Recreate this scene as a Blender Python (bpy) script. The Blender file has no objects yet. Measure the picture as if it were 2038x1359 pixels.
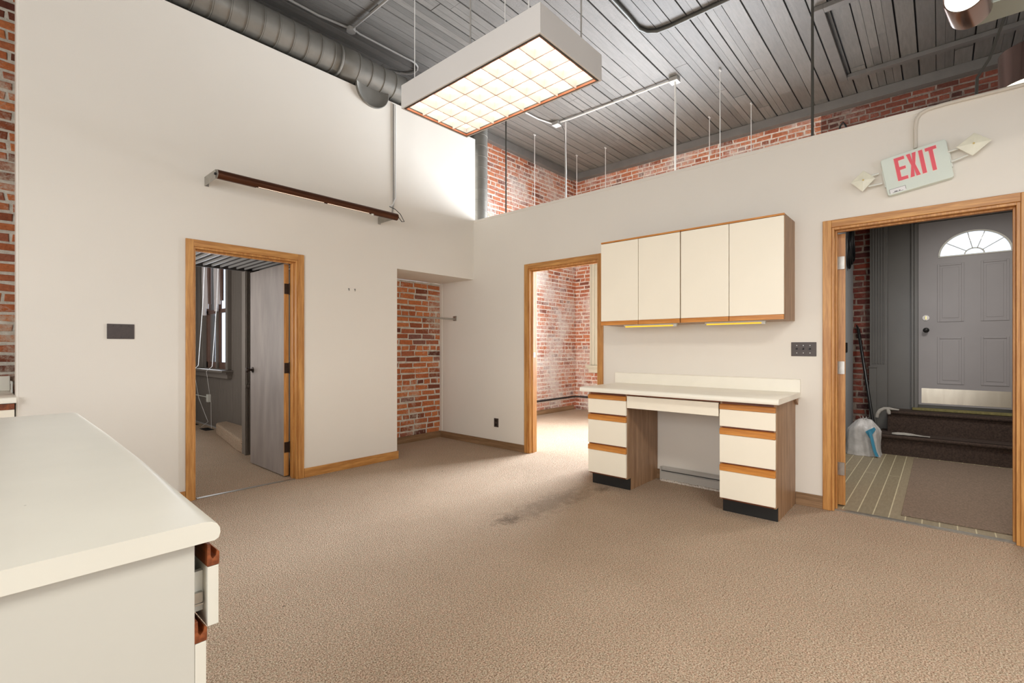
import bpy, bmesh, math, random
from mathutils import Vector, Matrix
random.seed(7)
PI = math.pi
C = bpy.context.scene.collection
scn = bpy.context.scene

# ------------------------------------------------------------------ camera
TH = math.radians(41.55)
cam = bpy.data.cameras.new('camera'); co = bpy.data.objects.new('camera', cam); C.objects.link(co)
co.location = (0, 0, 1.26); co.rotation_euler = (PI/2, 0, TH - PI/2)
cam.sensor_width = 36; cam.lens = 36*960/2038; cam.shift_y = (691.4-679.5)/2038
cam.clip_start = 0.05
scn.camera = co
scn.view_settings.view_transform = 'Standard'; scn.view_settings.look = 'None'
scn.view_settings.gamma = 1.0; scn.view_settings.exposure = 0.54
scn.view_settings.use_curve_mapping = False

# ------------------------------------------------------------------ world
w = bpy.data.worlds.new('sky'); scn.world = w; w.use_nodes = True
bg = w.node_tree.nodes['Background']; bg.inputs[0].default_value = (0.72, 0.84, 1.0, 1); bg.inputs[1].default_value = 1.3

# ------------------------------------------------------------------ daylight through the windows, second pendant, added fill lights
def area(name, loc, rot, sx, sy, power, col, spread=180):
    l = bpy.data.lights.new(name, 'AREA'); l.shape = 'RECTANGLE'; l.size = sx; l.size_y = sy
    l.energy = power; l.color = col; l.spread = math.radians(spread)
    o = bpy.data.objects.new(name, l); C.objects.link(o); o.location = loc; o.rotation_euler = rot
    return o
area('daylight_rear_window', (1.2, -3.0, 1.9), (PI/2, 0, PI), 3.4, 2.2, 120, (1.0, 0.965, 0.92))
area('daylight_side_window', (-2.7, 0.6, 1.9), (0, -PI/2, 0), 2.2, 3.4, 80, (1.0, 0.975, 0.94))
area('second_pendant_light', (1.3, -0.7, 2.92), (0, 0, 0), 0.6, 1.2, 52, (1.0, 0.95, 0.87))
area('daylight_next_room_window', (8.22, 3.3, 2.0), (0, PI/2, 0), 2.3, 2.2, 330, (0.86, 0.92, 1.0), 118)
area('daylight_next_room_high_window', (8.1, 2.6, 3.6), (0, math.radians(80), 0), 1.0, 3.6, 30, (0.90, 0.95, 1.0), 150)
area('daylight_left_room_window', (2.50, 8.5, 1.9), (0, PI/2, 0), 1.9, 1.0, 16, (0.88, 0.93, 1.0))
area('daylight_left_room_side_window', (0.66, 7.6, 1.7), (0, -PI/2, 0), 1.8, 2.6, 15, (1.0, 0.95, 0.90))
area('left_room_added_fill', (0.66, 5.7, 1.5), (0, -PI/2, 0), 0.8, 0.8, 9, (1.0, 0.94, 0.88))  # added fill, out of view, to lift the ceiling slats and open door leaf
area('vestibule_added_fill', (5.9, -0.35, 2.84), (0, 0, 0), 0.5, 0.5, 27, (1.0, 0.95, 0.9))  # unseen fill light added under the ceiling to brighten the vestibule

# ------------------------------------------------------------------ helpers
def lin(c):
    if isinstance(c, str): c = tuple(int(c[i:i+2], 16) for i in (0, 2, 4))
    r = []
    for v in c[:3]:
        v = v/255.0
        r.append(v/12.92 if v <= 0.04045 else ((v+0.055)/1.055)**2.4)
    return (*r, 1.0)

def newmat(name):
    m = bpy.data.materials.new(name); m.use_nodes = True
    nt = m.node_tree; b = nt.nodes['Principled BSDF']
    return m, nt, b
def node(nt, t, **kw):
    n = nt.nodes.new(t)
    for k, v in kw.items(): setattr(n, k, v)
    return n
def coords(nt, scale=(1, 1, 1), kind='Object'):
    tc = node(nt, 'ShaderNodeTexCoord'); mp = node(nt, 'ShaderNodeMapping'); mp.inputs['Scale'].default_value = scale
    nt.links.new(tc.outputs[kind], mp.inputs[0]); return mp.outputs[0]
def noise(nt, vec, scale, detail=4, rough=0.55):
    n = node(nt, 'ShaderNodeTexNoise'); n.inputs['Scale'].default_value = scale; n.inputs['Detail'].default_value = detail
    n.inputs['Roughness'].default_value = rough; nt.links.new(vec, n.inputs['Vector']); return n.outputs['Fac']
def ramp(nt, fac, stops):
    r = node(nt, 'ShaderNodeValToRGB'); e = r.color_ramp.elements
    e[0].position = stops[0][0]; e[0].color = stops[0][1]
    e[1].position = stops[-1][0]; e[1].color = stops[-1][1]
    for p, c in stops[1:-1]: x = e.new(p); x.color = c
    nt.links.new(fac, r.inputs[0]); return r.outputs[0]
def mixc(nt, fac, a, b, mode='MIX'):
    m = node(nt, 'ShaderNodeMix', data_type='RGBA', blend_type=mode)
    if isinstance(fac, (int, float)): m.inputs[0].default_value = fac
    else: nt.links.new(fac, m.inputs[0])
    for i, v in ((6, a), (7, b)):
        if isinstance(v, tuple): m.inputs[i].default_value = v
        else: nt.links.new(v, m.inputs[i])
    return m.outputs[2]
def bump(nt, b, h, strength, dist=0.01):
    n = node(nt, 'ShaderNodeBump'); n.inputs['Strength'].default_value = strength; n.inputs['Distance'].default_value = dist
    nt.links.new(h, n.inputs['Height']); nt.links.new(n.outputs[0], b.inputs['Normal'])
def maprange(nt, v, a, b, c=0.0, d=1.0):
    n = node(nt, 'ShaderNodeMapRange'); nt.links.new(v, n.inputs[0])
    for i, x in enumerate((a, b, c, d)): n.inputs[i+1].default_value = x
    return n.outputs[0]
def math_(nt, op, a, b=None):
    n = node(nt, 'ShaderNodeMath', operation=op)
    for i, v in ((0, a), (1, b)):
        if v is None: continue
        if isinstance(v, (int, float)): n.inputs[i].default_value = v
        else: nt.links.new(v, n.inputs[i])
    return n.outputs[0]

def paint(name, col, rough=0.5, metal=0.0, var=0.04, vs=3.0, bmp=0.0, bs=80.0, spec=0.5, stretch=(1, 1, 1)):
    m, nt, b = newmat(name); c = lin(col)
    v = coords(nt, stretch)
    n = noise(nt, v, vs)
    lo = tuple(max(0, x*(1-var)) for x in c[:3])+(1,); hi = tuple(min(1, x*(1+var)) for x in c[:3])+(1,)
    nt.links.new(ramp(nt, n, [(0.3, lo), (0.7, hi)]), b.inputs['Base Color'])
    b.inputs['Roughness'].default_value = rough; b.inputs['Metallic'].default_value = metal
    b.inputs['Specular IOR Level'].default_value = spec
    if bmp: bump(nt, b, noise(nt, v, bs, 3), bmp, 0.003)
    return m

def wood(name, light, dark, axis='z', rough=0.4, scale=1.0):
    m, nt, b = newmat(name)
    s = {'x': (1.2, 22, 22), 'y': (22, 1.2, 22), 'z': (22, 22, 1.2)}[axis]
    v = coords(nt, tuple(q*scale for q in s))
    n1 = noise(nt, v, 1.6, 6, 0.65); n2 = noise(nt, v, 7.0, 3)
    f = math_(nt, 'ADD', math_(nt, 'MULTIPLY', n1, 0.7), math_(nt, 'MULTIPLY', n2, 0.3))
    nt.links.new(ramp(nt, f, [(0.36, lin(dark)), (0.5, tuple(0.5*(a+b2) for a, b2 in zip(lin(dark), lin(light)))), (0.6, lin(light))]), b.inputs['Base Color'])
    b.inputs['Roughness'].default_value = rough
    bump(nt, b, n2, 0.15, 0.002)
    return m

class MB:
    def __init__(s): s.v = []; s.f = []; s.mi = []
    def add(s, vs, fs, mi=0):
        k = len(s.v); s.v += [tuple(x) for x in vs]; s.f += [tuple(i+k for i in f) for f in fs]; s.mi += [mi]*len(fs)
    def box(s, x0, x1, y0, y1, z0, z1, mi=0):
        x0, x1 = sorted((x0, x1)); y0, y1 = sorted((y0, y1)); z0, z1 = sorted((z0, z1))
        s.add([(x0,y0,z0),(x1,y0,z0),(x1,y1,z0),(x0,y1,z0),(x0,y0,z1),(x1,y0,z1),(x1,y1,z1),(x0,y1,z1)],
              [(0,3,2,1),(4,5,6,7),(0,1,5,4),(1,2,6,5),(2,3,7,6),(3,0,4,7)], mi)
        return s
    def prism(s, poly, axis, a, b, mi=0):
        # poly: 2D points in the two remaining axes (order x,y,z with axis removed)
        def P(p, t):
            if axis == 'x': return (t, p[0], p[1])
            if axis == 'y': return (p[0], t, p[1])
            return (p[0], p[1], t)
        n = len(poly); vs = [P(p, a) for p in poly]+[P(p, b) for p in poly]
        fs = [tuple(range(n)), tuple(range(2*n-1, n-1, -1))]+[(i, (i+1) % n, (i+1) % n+n, i+n) for i in range(n)]
        s.add(vs, fs, mi); return s
    def tube(s, pts, r, n=12, mi=0, cap=True):
        pts = [Vector(p) for p in pts]; R = r if isinstance(r, (list, tuple)) else [r]*len(pts)
        t0 = (pts[1]-pts[0]).normalized()
        u = t0.orthogonal().normalized(); vs = []; prev = t0
        for i, p in enumerate(pts):
            if i == 0: t = t0
            elif i == len(pts)-1: t = (pts[-1]-pts[-2]).normalized()
            else: t = ((pts[i+1]-p).normalized()+(p-pts[i-1]).normalized()).normalized()
            q = prev.rotation_difference(t); u = q @ u; u = (u-t*u.dot(t)).normalized(); prev = t
            w_ = t.cross(u)
            for k in range(n):
                a = 2*PI*k/n; vs.append(p+(u*math.cos(a)+w_*math.sin(a))*R[i])
        fs = []
        for i in range(len(pts)-1):
            for k in range(n):
                fs.append((i*n+k, i*n+(k+1) % n, (i+1)*n+(k+1) % n, (i+1)*n+k))
        if cap: fs += [tuple(range(n-1, -1, -1)), tuple(range((len(pts)-1)*n, len(pts)*n))]
        s.add(vs, fs, mi); return s
    def cyl(s, p0, p1, r, n=20, mi=0, cap=True): return s.tube([p0, p1], r, n, mi, cap)
    def lathe(s, prof, o, d, n=32, mi=0):
        # prof: (radius, distance along d)
        o = Vector(o); d = Vector(d).normalized(); u = d.orthogonal().normalized(); w_ = d.cross(u); vs = []
        for r, h in prof:
            for k in range(n):
                a = 2*PI*k/n; vs.append(o+d*h+(u*math.cos(a)+w_*math.sin(a))*max(r, 1e-5))
        fs = [(i*n+k, i*n+(k+1) % n, (i+1)*n+(k+1) % n, (i+1)*n+k) for i in range(len(prof)-1) for k in range(n)]
        s.add(vs, fs, mi); return s
    def build(s, name, mats, parent=None, bevel=0.0, smooth=None, keep=False, recalc=True):
        me = bpy.data.meshes.new(name)
        vs = s.v
        if keep: c = (0, 0, 0)
        else:
            lo = [min(v[i] for v in vs) for i in range(3)]; hi = [max(v[i] for v in vs) for i in range(3)]
            c = tuple((a+b)/2 for a, b in zip(lo, hi))
        me.from_pydata([(v[0]-c[0], v[1]-c[1], v[2]-c[2]) for v in vs], [], s.f)
        for m in (mats if isinstance(mats, (list, tuple)) else [mats]): me.materials.append(m)
        me.polygons.foreach_set('material_index', s.mi)
        if recalc:
            bm = bmesh.new(); bm.from_mesh(me); bmesh.ops.recalc_face_normals(bm, faces=bm.faces); bm.to_mesh(me); bm.free()
        if smooth is not None:
            me.polygons.foreach_set('use_smooth', [True]*len(me.polygons)); me.set_sharp_from_angle(angle=math.radians(smooth))
        me.update()
        o = bpy.data.objects.new(name, me); C.objects.link(o)
        o.location = c
        if parent is not None:
            o.parent = parent
            pw = worldloc(parent); o.location = (c[0]-pw[0], c[1]-pw[1], c[2]-pw[2])
        if bevel:
            b = o.modifiers.new('edge', 'BEVEL'); b.width = bevel; b.segments = 2; b.limit_method = 'ANGLE'; b.angle_limit = math.radians(50)
        return o
def worldloc(o):
    p = Vector(o.location)
    while o.parent is not None: o = o.parent; p += Vector(o.location)
    return p
def B(*a): return MB().box(*a)

def thing(name, label, cat, loc, group=None):
    o = bpy.data.objects.new(name, None); C.objects.link(o); o.location = loc; o.empty_display_size = 0.1
    o['label'] = label; o['category'] = cat
    if group: o['group'] = group
    return o
def tag(o, label, cat, group=None):
    o['label'] = label; o['category'] = cat
    if group: o['group'] = group
    return o
def struct(o):
    o['kind'] = 'structure'; return o
def arc(c, r, a0, a1, n, plane):
    out = []
    for i in range(n+1):
        a = a0+(a1-a0)*i/n; x, y = r*math.cos(a), r*math.sin(a)
        out.append({'xy': (c[0]+x, c[1]+y, c[2]), 'xz': (c[0]+x, c[1], c[2]+y), 'yz': (c[0], c[1]+x, c[2]+y)}[plane])
    return out

def wall(name, axis, c0, c1, a0, a1, z0, z1, holes, mat, label=None):
    """axis = axis of the wall's normal; a runs along the wall"""
    m = MB()
    xs = sorted({a0, a1, *[h[i] for h in holes for i in (0, 1)]}); zs = sorted({z0, z1, *[h[i] for h in holes for i in (2, 3)]})
    xs = [x for x in xs if a0 <= x <= a1]; zs = [z for z in zs if z0 <= z <= z1]
    for i in range(len(xs)-1):
        for j in range(len(zs)-1):
            cx, cz = (xs[i]+xs[i+1])/2, (zs[j]+zs[j+1])/2
            if any(h[0] < cx < h[1] and h[2] < cz < h[3] for h in holes): continue
            if axis == 'y': m.box(xs[i], xs[i+1], c0, c1, zs[j], zs[j+1])
            else: m.box(c0, c1, xs[i], xs[i+1], zs[j], zs[j+1])
    # weld the cells so the wall is one skin
    o = m.build(name, mat, keep=True, recalc=False)
    bm = bmesh.new(); bm.from_mesh(o.data); bmesh.ops.remove_doubles(bm, verts=bm.verts, dist=1e-5)
    seen = {}
    for f in list(bm.faces):
        k = tuple(sorted(v.index for v in f.verts)); seen.setdefault(k, []).append(f)
    dead = [f for fs in seen.values() if len(fs) > 1 for f in fs]
    bmesh.ops.delete(bm, geom=dead, context='FACES'); bmesh.ops.recalc_face_normals(bm, faces=bm.faces)
    bm.to_mesh(o.data); bm.free()
    return struct(o)

def bricks(name, axis, c, a0, a1, z0, z1, holes, mats, thick=0.12, seed=1, course=0.0765, L=0.226, soft=0.006):
    """brick faces at coordinate c, looking towards the negative axis"""
    rnd = random.Random(seed); m = MB(); g = 0.019
    def P(a, d, z): return (c+d, a, z) if axis == 'x' else (a, c+d, z)
    def cell(a, b, e, f, d0, d1):
        if axis == 'x': m.box(c+d0, c+d1, a, b, e, f, 1)
        else: m.box(a, b, c+d0, c+d1, e, f, 1)
    xs = sorted({a0, a1, *[h[i] for h in holes for i in (0, 1)]}); zs = sorted({z0, z1, *[h[i] for h in holes for i in (2, 3)]})
    xs = [x for x in xs if a0 <= x <= a1]; zs = [z for z in zs if z0 <= z <= z1]
    for i in range(len(xs)-1):
        for j in range(len(zs)-1):
            cx, cz = (xs[i]+xs[i+1])/2, (zs[j]+zs[j+1])/2
            if any(h[0] < cx < h[1] and h[2] < cz < h[3] for h in holes): continue
            cell(xs[i], xs[i+1], zs[j], zs[j+1], 0.007, thick)
    row = 0; z = z0
    while z < z1-0.02:
        h = course-g; header = (row % 6 == 4)
        bl = 0.100 if header else L-g
        a = a0-(0.5*(L) if row % 2 else 0)-rnd.uniform(0, 0.05)
        while a < a1:
            l = bl*rnd.uniform(0.94, 1.05)
            if not header and rnd.random() < 0.05: l = 0.1
            p, q = max(a, a0), min(a+l, a1); e, f = z+rnd.uniform(0, 0.004), min(z+h+rnd.uniform(-0.003, 0.002), z1)
            if q-p > 0.025 and f-e > 0.02 and not any(h_[0]-0.02 < (p+q)/2 < h_[1]+0.02 and h_[2] < (e+f)/2 < h_[3] for h_ in holes):
                j = lambda s=soft: rnd.uniform(-s, s)
                d = rnd.uniform(-0.003, 0.004); i_ = 0.005
                base = [(p+j(), e+j()), (q+j(), e+j()), (q+j(), f+j()), (p+j(), f+j())]
                base = [(min(max(x, a0), a1), y) for x, y in base]
                cen = ((p+q)/2, (e+f)/2)
                fr = [(x+(i_ if x < cen[0] else -i_), y+(i_ if y < cen[1] else -i_)) for x, y in base]
                vs = [P(x, 0.012, y) for x, y in base]+[P(x, 0.003+d, y) for x, y in base]+[P(x, d, y) for x, y in fr]
                m.add(vs, [(8, 9, 10, 11)]+[(k, (k+1) % 4, 4+(k+1) % 4, 4+k) for k in range(4)]+[(4+k, 4+(k+1) % 4, 8+(k+1) % 4, 8+k) for k in range(4)], 0)
            a += l+g
        z += course; row += 1
    o = m.build(name, mats, keep=True, recalc=False)
    bm = bmesh.new(); bm.from_mesh(o.data)
    for f in bm.faces:
        if f.material_index == 0:
            n = f.normal; a_ = n.x if axis == 'x' else n.y
    bmesh.ops.recalc_face_normals(bm, faces=bm.faces); bm.to_mesh(o.data); bm.free()
    return struct(o)

# ------------------------------------------------------------------ materials
M = {}
M['wall'] = paint('cream_wall_paint', (235, 228, 216), 0.75, var=0.015, vs=1.2, bmp=0.12, bs=220)
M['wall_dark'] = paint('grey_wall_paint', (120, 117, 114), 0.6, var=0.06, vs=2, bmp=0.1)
M['oak'] = wood('oak_trim', (212, 156, 88), (168, 108, 50), 'z', 0.38)
M['oak_y'] = wood('oak_trim_across', (212, 156, 88), (168, 108, 50), 'y', 0.38)
M['oak_x'] = wood('oak_trim_along', (212, 156, 88), (168, 108, 50), 'x', 0.38)
M['base_y'] = wood('brown_baseboard_across', (158, 124, 90), (122, 92, 62), 'y', 0.5)
M['base_x'] = wood('brown_baseboard_along', (158, 124, 90), (122, 92, 62), 'x', 0.5)
M['cab_wood'] = wood('cabinet_side_laminate', (178, 142, 108), (136, 100, 70), 'z', 0.45, 0.8)
M['pull_wood'] = wood('oak_pull', (218, 148, 70), (184, 112, 44), 'y', 0.35)
M['redwood'] = wood('dark_red_wood', (150, 82, 44), (96, 44, 20), 'y', 0.35)
M['cream_lam'] = paint('cream_laminate', (251, 242, 222), 0.4, var=0.012, vs=2)
M['counter'] = paint('cream_counter', (248, 242, 226), 0.3, var=0.02, vs=6)
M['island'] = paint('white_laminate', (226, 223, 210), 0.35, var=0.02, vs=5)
M['black'] = paint('black_rubber', (24, 23, 22), 0.5, var=0.2, bmp=0.2)
M['black_gloss'] = paint('black_cable', (16, 16, 17), 0.3, var=0.1)
M['dark_brown'] = paint('dark_brown_plastic', (70, 58, 52), 0.4, var=0.12, vs=40)
M['bronze'] = paint('dark_bronze', (58, 46, 38), 0.4, 0.6, var=0.25, vs=30)
M['steel'] = paint('worn_steel', (176, 172, 164), 0.35, 0.85, var=0.12, vs=30)
M['galv'] = paint('galvanised_steel', (138, 135, 128), 0.38, 0.6, var=0.14, vs=5)
M['conduit'] = paint('painted_conduit', (158, 154, 148), 0.5, 0.0, var=0.08)
M['conduit_w'] = paint('white_conduit', (222, 220, 215), 0.5, var=0.04)
M['rod_dark'] = paint('dark_steel_rod', (78, 76, 70), 0.45, 0.3, var=0.1)
M['wire'] = paint('pale_wire', (226, 224, 220), 0.4, 0.1, var=0.03)
M['ceil_trim'] = paint('grey_ceiling_paint', (112, 108, 103), 0.7, var=0.08, vs=6, bmp=0.3, bs=60)
M['white_metal'] = paint('white_enamel', (222, 218, 213), 0.5, var=0.02)
M['plastic_white'] = paint('white_plastic', (228, 228, 218), 0.4, var=0.02)
M['door_grey'] = paint('grey_door_veneer', (150, 141, 136), 0.4, var=0.16, vs=2.0, stretch=(5, 5, 1))
M['door_ext'] = paint('grey_painted_steel', (150, 146, 146), 0.42, var=0.03)
M['vest_trim'] = paint('dark_grey_gloss_paint', (98, 96, 92), 0.35, var=0.06)
M['brown_metal'] = paint('brown_anodised_metal', (84, 48, 28), 0.28, 0.55, var=0.2, vs=3, stretch=(1, 20, 20))
M['brass'] = paint('brass', (206, 182, 120), 0.3, 0.8, var=0.1)
M['blue'] = paint('blue_print', (56, 142, 176), 0.5, var=0.05)
M['green_grey'] = paint('pale_grey_green_metal', (150, 156, 146), 0.4, 0.3, var=0.03)

def emis(name, col, s):
    m, nt, b = newmat(name); b.inputs['Base Color'].default_value = lin(col)
    b.inputs['Emission Color'].default_value = lin(col); b.inputs['Emission Strength'].default_value = s
    return m
M['glow'] = emis('fluorescent_diffuser', (255, 246, 234), 1.8)
M['tube'] = emis('fluorescent_tube', (255, 230, 205), 0.6)
M['yellow_strip'] = emis('under_cabinet_tube', (255, 196, 60), 0.55)
M['lamp_face'] = emis('spot_lens', (255, 248, 225), 1.3)

def glass():
    m = bpy.data.materials.new('window_glass'); m.use_nodes = True; nt = m.node_tree
    for n in list(nt.nodes): nt.nodes.remove(n)
    out = node(nt, 'ShaderNodeOutputMaterial'); t = node(nt, 'ShaderNodeBsdfTransparent'); g = node(nt, 'ShaderNodeBsdfGlossy'); g.inputs['Roughness'].default_value = 0.02
    mx = node(nt, 'ShaderNodeMixShader'); mx.inputs[0].default_value = 0.08
    nt.links.new(t.outputs[0], mx.inputs[1]); nt.links.new(g.outputs[0], mx.inputs[2]); nt.links.new(mx.outputs[0], out.inputs[0]); return m
M['glass'] = glass()

def brickmat(name, stops, smear, smear_col, lo=0.5, hi=0.62):
    m, nt, b = newmat(name)
    geo = node(nt, 'ShaderNodeNewGeometry'); v = coords(nt)
    base = ramp(nt, geo.outputs['Random Per Island'], [(p, lin(c)) for p, c in stops])
    n = noise(nt, v, 38, 6, 0.7); base = mixc(nt, 0.55, base, ramp(nt, n, [(0.3, lin((170, 140, 128))), (0.65, (1.15, 1.1, 1.05, 1))]), 'MULTIPLY')
    big = noise(nt, v, 1.7, 4); fine = noise(nt, v, 26, 6, 0.75)
    f = math_(nt, 'ADD', math_(nt, 'MULTIPLY', big, 0.6), math_(nt, 'MULTIPLY', fine, 0.4))
    k = math_(nt, 'MULTIPLY', maprange(nt, f, lo, hi), smear)
    nt.links.new(mixc(nt, k, base, lin(smear_col)), b.inputs['Base Color'])
    b.inputs['Roughness'].default_value = 0.85; bump(nt, b, fine, 0.6, 0.006); return m
def mortarmat(name, a, b_):
    m, nt, b = newmat(name); v = coords(nt)
    nt.links.new(ramp(nt, noise(nt, v, 14, 6, 0.7), [(0.35, lin(a)), (0.65, lin(b_))]), b.inputs['Base Color'])
    b.inputs['Roughness'].default_value = 0.95; bump(nt, b, noise(nt, v, 60, 5), 0.8, 0.008); return m
BR = [(0.0, (104, 58, 44)), (0.14, (150, 84, 54)), (0.35, (196, 112, 66)), (0.7, (214, 134, 82)), (0.9, (176, 104, 72)), (1.0, (140, 96, 84))]
M['brick_warm'] = brickmat('old_orange_brick', BR, 0.75, (212, 196, 176), 0.53, 0.62)
M['mortar_warm'] = mortarmat('lime_mortar', (196, 188, 172), (232, 226, 212))
M['brick_pale'] = brickmat('limewashed_brick', [(0.0, (126, 78, 62)), (0.2, (178, 104, 74)), (0.6, (206, 132, 92)), (1.0, (186, 112, 84))], 0.9, (216, 204, 196), 0.45, 0.60)
M['mortar_pale'] = mortarmat('pale_lime_mortar', (206, 190, 176), (236, 226, 214))
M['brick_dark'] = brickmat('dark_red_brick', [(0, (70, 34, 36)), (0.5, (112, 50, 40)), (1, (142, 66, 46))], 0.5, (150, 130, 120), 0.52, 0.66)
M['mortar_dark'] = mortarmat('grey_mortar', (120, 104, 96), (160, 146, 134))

def boardmat():
    m, nt, b = newmat('painted_grey_boards'); geo = node(nt, 'ShaderNodeNewGeometry')
    v = coords(nt, (1.5, 14, 14)); n = noise(nt, v, 3, 6, 0.7)
    base = ramp(nt, geo.outputs['Random Per Island'], [(0, lin((112, 109, 104))), (1, lin((132, 128, 122)))])
    c = mixc(nt, 0.6, base, ramp(nt, n, [(0.3, lin((200, 198, 195))), (0.7, (1, 1, 1, 1))]), 'MULTIPLY')
    nt.links.new(c, b.inputs['Base Color']); b.inputs['Roughness'].default_value = 0.6
    v2 = coords(nt); bump(nt, b, noise(nt, v2, 70, 5, 0.7), 0.5, 0.006); return m
M['boards'] = boardmat()

def carpet(name, stain=False):
    m, nt, b = newmat(name); v = coords(nt)
    n1 = noise(nt, v, 150, 3, 0.8); n2 = noise(nt, v, 1.1, 3)
    vo = node(nt, 'ShaderNodeTexVoronoi'); vo.inputs['Scale'].default_value = 185; nt.links.new(v, vo.inputs['Vector'])
    c = ramp(nt, n1, [(0.34, lin((92, 72, 56))), (0.44, lin((190, 162, 136))), (0.54, lin((232, 208, 182))), (0.66, lin((255, 246, 228)))])
    c = mixc(nt, 0.5, c, ramp(nt, n2, [(0.35, lin((232, 228, 224))), (0.65, (1, 1, 1, 1))]), 'MULTIPLY')
    c = mixc(nt, 0.45, c, ramp(nt, vo.outputs['Distance'], [(0.0, (1.25, 1.25, 1.25, 1)), (0.7, (0.5, 0.47, 0.45, 1))]), 'MULTIPLY')
    hue = node(nt, 'ShaderNodeTexVoronoi'); hue.inputs['Scale'].default_value = 110; nt.links.new(v, hue.inputs['Vector'])
    sep = node(nt, 'ShaderNodeSeparateColor'); nt.links.new(hue.outputs['Color'], sep.inputs[0])
    c = mixc(nt, 0.30, c, ramp(nt, sep.outputs[0], [(0.0, (0.86, 1.0, 0.92, 1)), (0.5, (1.05, 1.0, 0.95, 1)), (1.0, (1.2, 0.92, 0.85, 1))]), 'MULTIPLY')
    fleck = node(nt, 'ShaderNodeTexVoronoi'); fleck.inputs['Scale'].default_value = 2.6; nt.links.new(v, fleck.inputs['Vector'])
    c = mixc(nt, math_(nt, 'MULTIPLY', math_(nt, 'LESS_THAN', fleck.outputs['Distance'], 0.022), 0.75), c, lin((50, 44, 38)))
    if stain:
        def spot(c, cen, sc, lo, hi, amt, seed):
            sub = node(nt, 'ShaderNodeVectorMath', operation='SUBTRACT'); nt.links.new(v, sub.inputs[0]); sub.inputs[1].default_value = cen
            mul = node(nt, 'ShaderNodeVectorMath', operation='MULTIPLY'); nt.links.new(sub.outputs[0], mul.inputs[0]); mul.inputs[1].default_value = sc
            ln = node(nt, 'ShaderNodeVectorMath', operation='LENGTH'); nt.links.new(mul.outputs[0], ln.inputs[0])
            r = maprange(nt, math_(nt, 'ADD', ln.outputs['Value'], maprange(nt, noise(nt, v, seed, 5, 0.7), 0.3, 0.7, -0.55, 0.55)), hi, lo)
            return mixc(nt, math_(nt, 'MULTIPLY', r, amt), c, lin((92, 76, 60)))
        c = spot(c, (3.12, 2.36, 0), (1.55, 6.0, 0), 0.25, 1.2, 0.42, 15)
        c = spot(c, (2.62, 2.36, 0), (7, 11, 0), 0.2, 1.0, 0.62, 22)
        c = spot(c, (3.74, 2.24, 0), (8, 13, 0), 0.2, 1.0, 0.5, 18)
    nt.links.new(c, b.inputs['Base Color']); b.inputs['Roughness'].default_value = 0.95; b.inputs['Specular IOR Level'].default_value = 0.15
    h = math_(nt, 'ADD', n1, math_(nt, 'MULTIPLY', vo.outputs['Distance'], -0.7)); bump(nt, b, h, 1.0, 0.008)
    return m
M['carpet'] = carpet('beige_loop_carpet', True)
def tilemat():
    m, nt, b = newmat('vinyl_plank_tile'); v = coords(nt)
    br = node(nt, 'ShaderNodeTexBrick'); br.offset = 0.5
    for k, x in (('Scale', 1.0), ('Brick Width', 6.0), ('Row Height', 0.094), ('Mortar Size', 0.0042), ('Mortar Smooth', 0.3), ('Bias', 0)): br.inputs[k].default_value = x
    br.inputs['Color1'].default_value = lin((150, 138, 112)); br.inputs['Color2'].default_value = lin((164, 150, 124)); br.inputs['Mortar'].default_value = lin((214, 204, 170))
    nt.links.new(v, br.inputs['Vector'])
    s = coords(nt, (3, 14, 1)); c = mixc(nt, 0.4, br.outputs['Color'], ramp(nt, noise(nt, s, 4, 5, 0.7), [(0.35, lin((190, 186, 180))), (0.65, (1, 1, 1, 1))]), 'MULTIPLY')
    nt.links.new(c, b.inputs['Base Color']); b.inputs['Roughness'].default_value = 0.5; return m
M['tile'] = tilemat()
M['mat'] = paint('brown_mat_pile', (128, 110, 94), 0.95, var=0.3, vs=90, bmp=0.8, bs=150)
M['stair_carpet'] = paint('dark_brown_stair_carpet', (68, 54, 46), 0.95, var=0.45, vs=70, bmp=0.8, bs=120)
M['bead'] = paint('grey_painted_panelling', (122, 114, 106), 0.5, var=0.09, vs=3, stretch=(10, 10, 1))
M['bag'] = paint('crinkled_white_plastic', (196, 194, 192), 0.4, var=0.16, vs=14, bmp=0.9, bs=16)
M['rag'] = paint('grey_cloth', (170, 166, 158), 0.8, var=0.15, vs=30)
M['curtain'] = paint('white_blind_vane', (214, 206, 204), 0.6, var=0.05)
M['red_brown_wood'] = paint('varnished_sash', (104, 74, 60), 0.4, var=0.15, vs=6)
M['red'] = paint('exit_red', (236, 96, 108), 0.5, var=0.05)
M['red_edge'] = paint('exit_edge', (250, 226, 210), 0.5, var=0.0)
M['sign'] = paint('exit_face', (222, 230, 218), 0.4, var=0.02, vs=6)

# ------------------------------------------------------------------ the setting
XB, YA = 4.433, 4.609            # the two partition faces
BT = 2.93                        # top of the right partition
CZ = 4.78                        # ceiling
struct(B(-2.8, 8.3, -3.1, 10.0, -0.12, 0.0).build('floor', M['carpet'], keep=True))
# vestibule tiles lie a hair above the slab
struct(B(4.50, 8.3, -1.3, 0.86, 0.0, 0.004).build('floor', M['tile'], keep=True))

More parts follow.
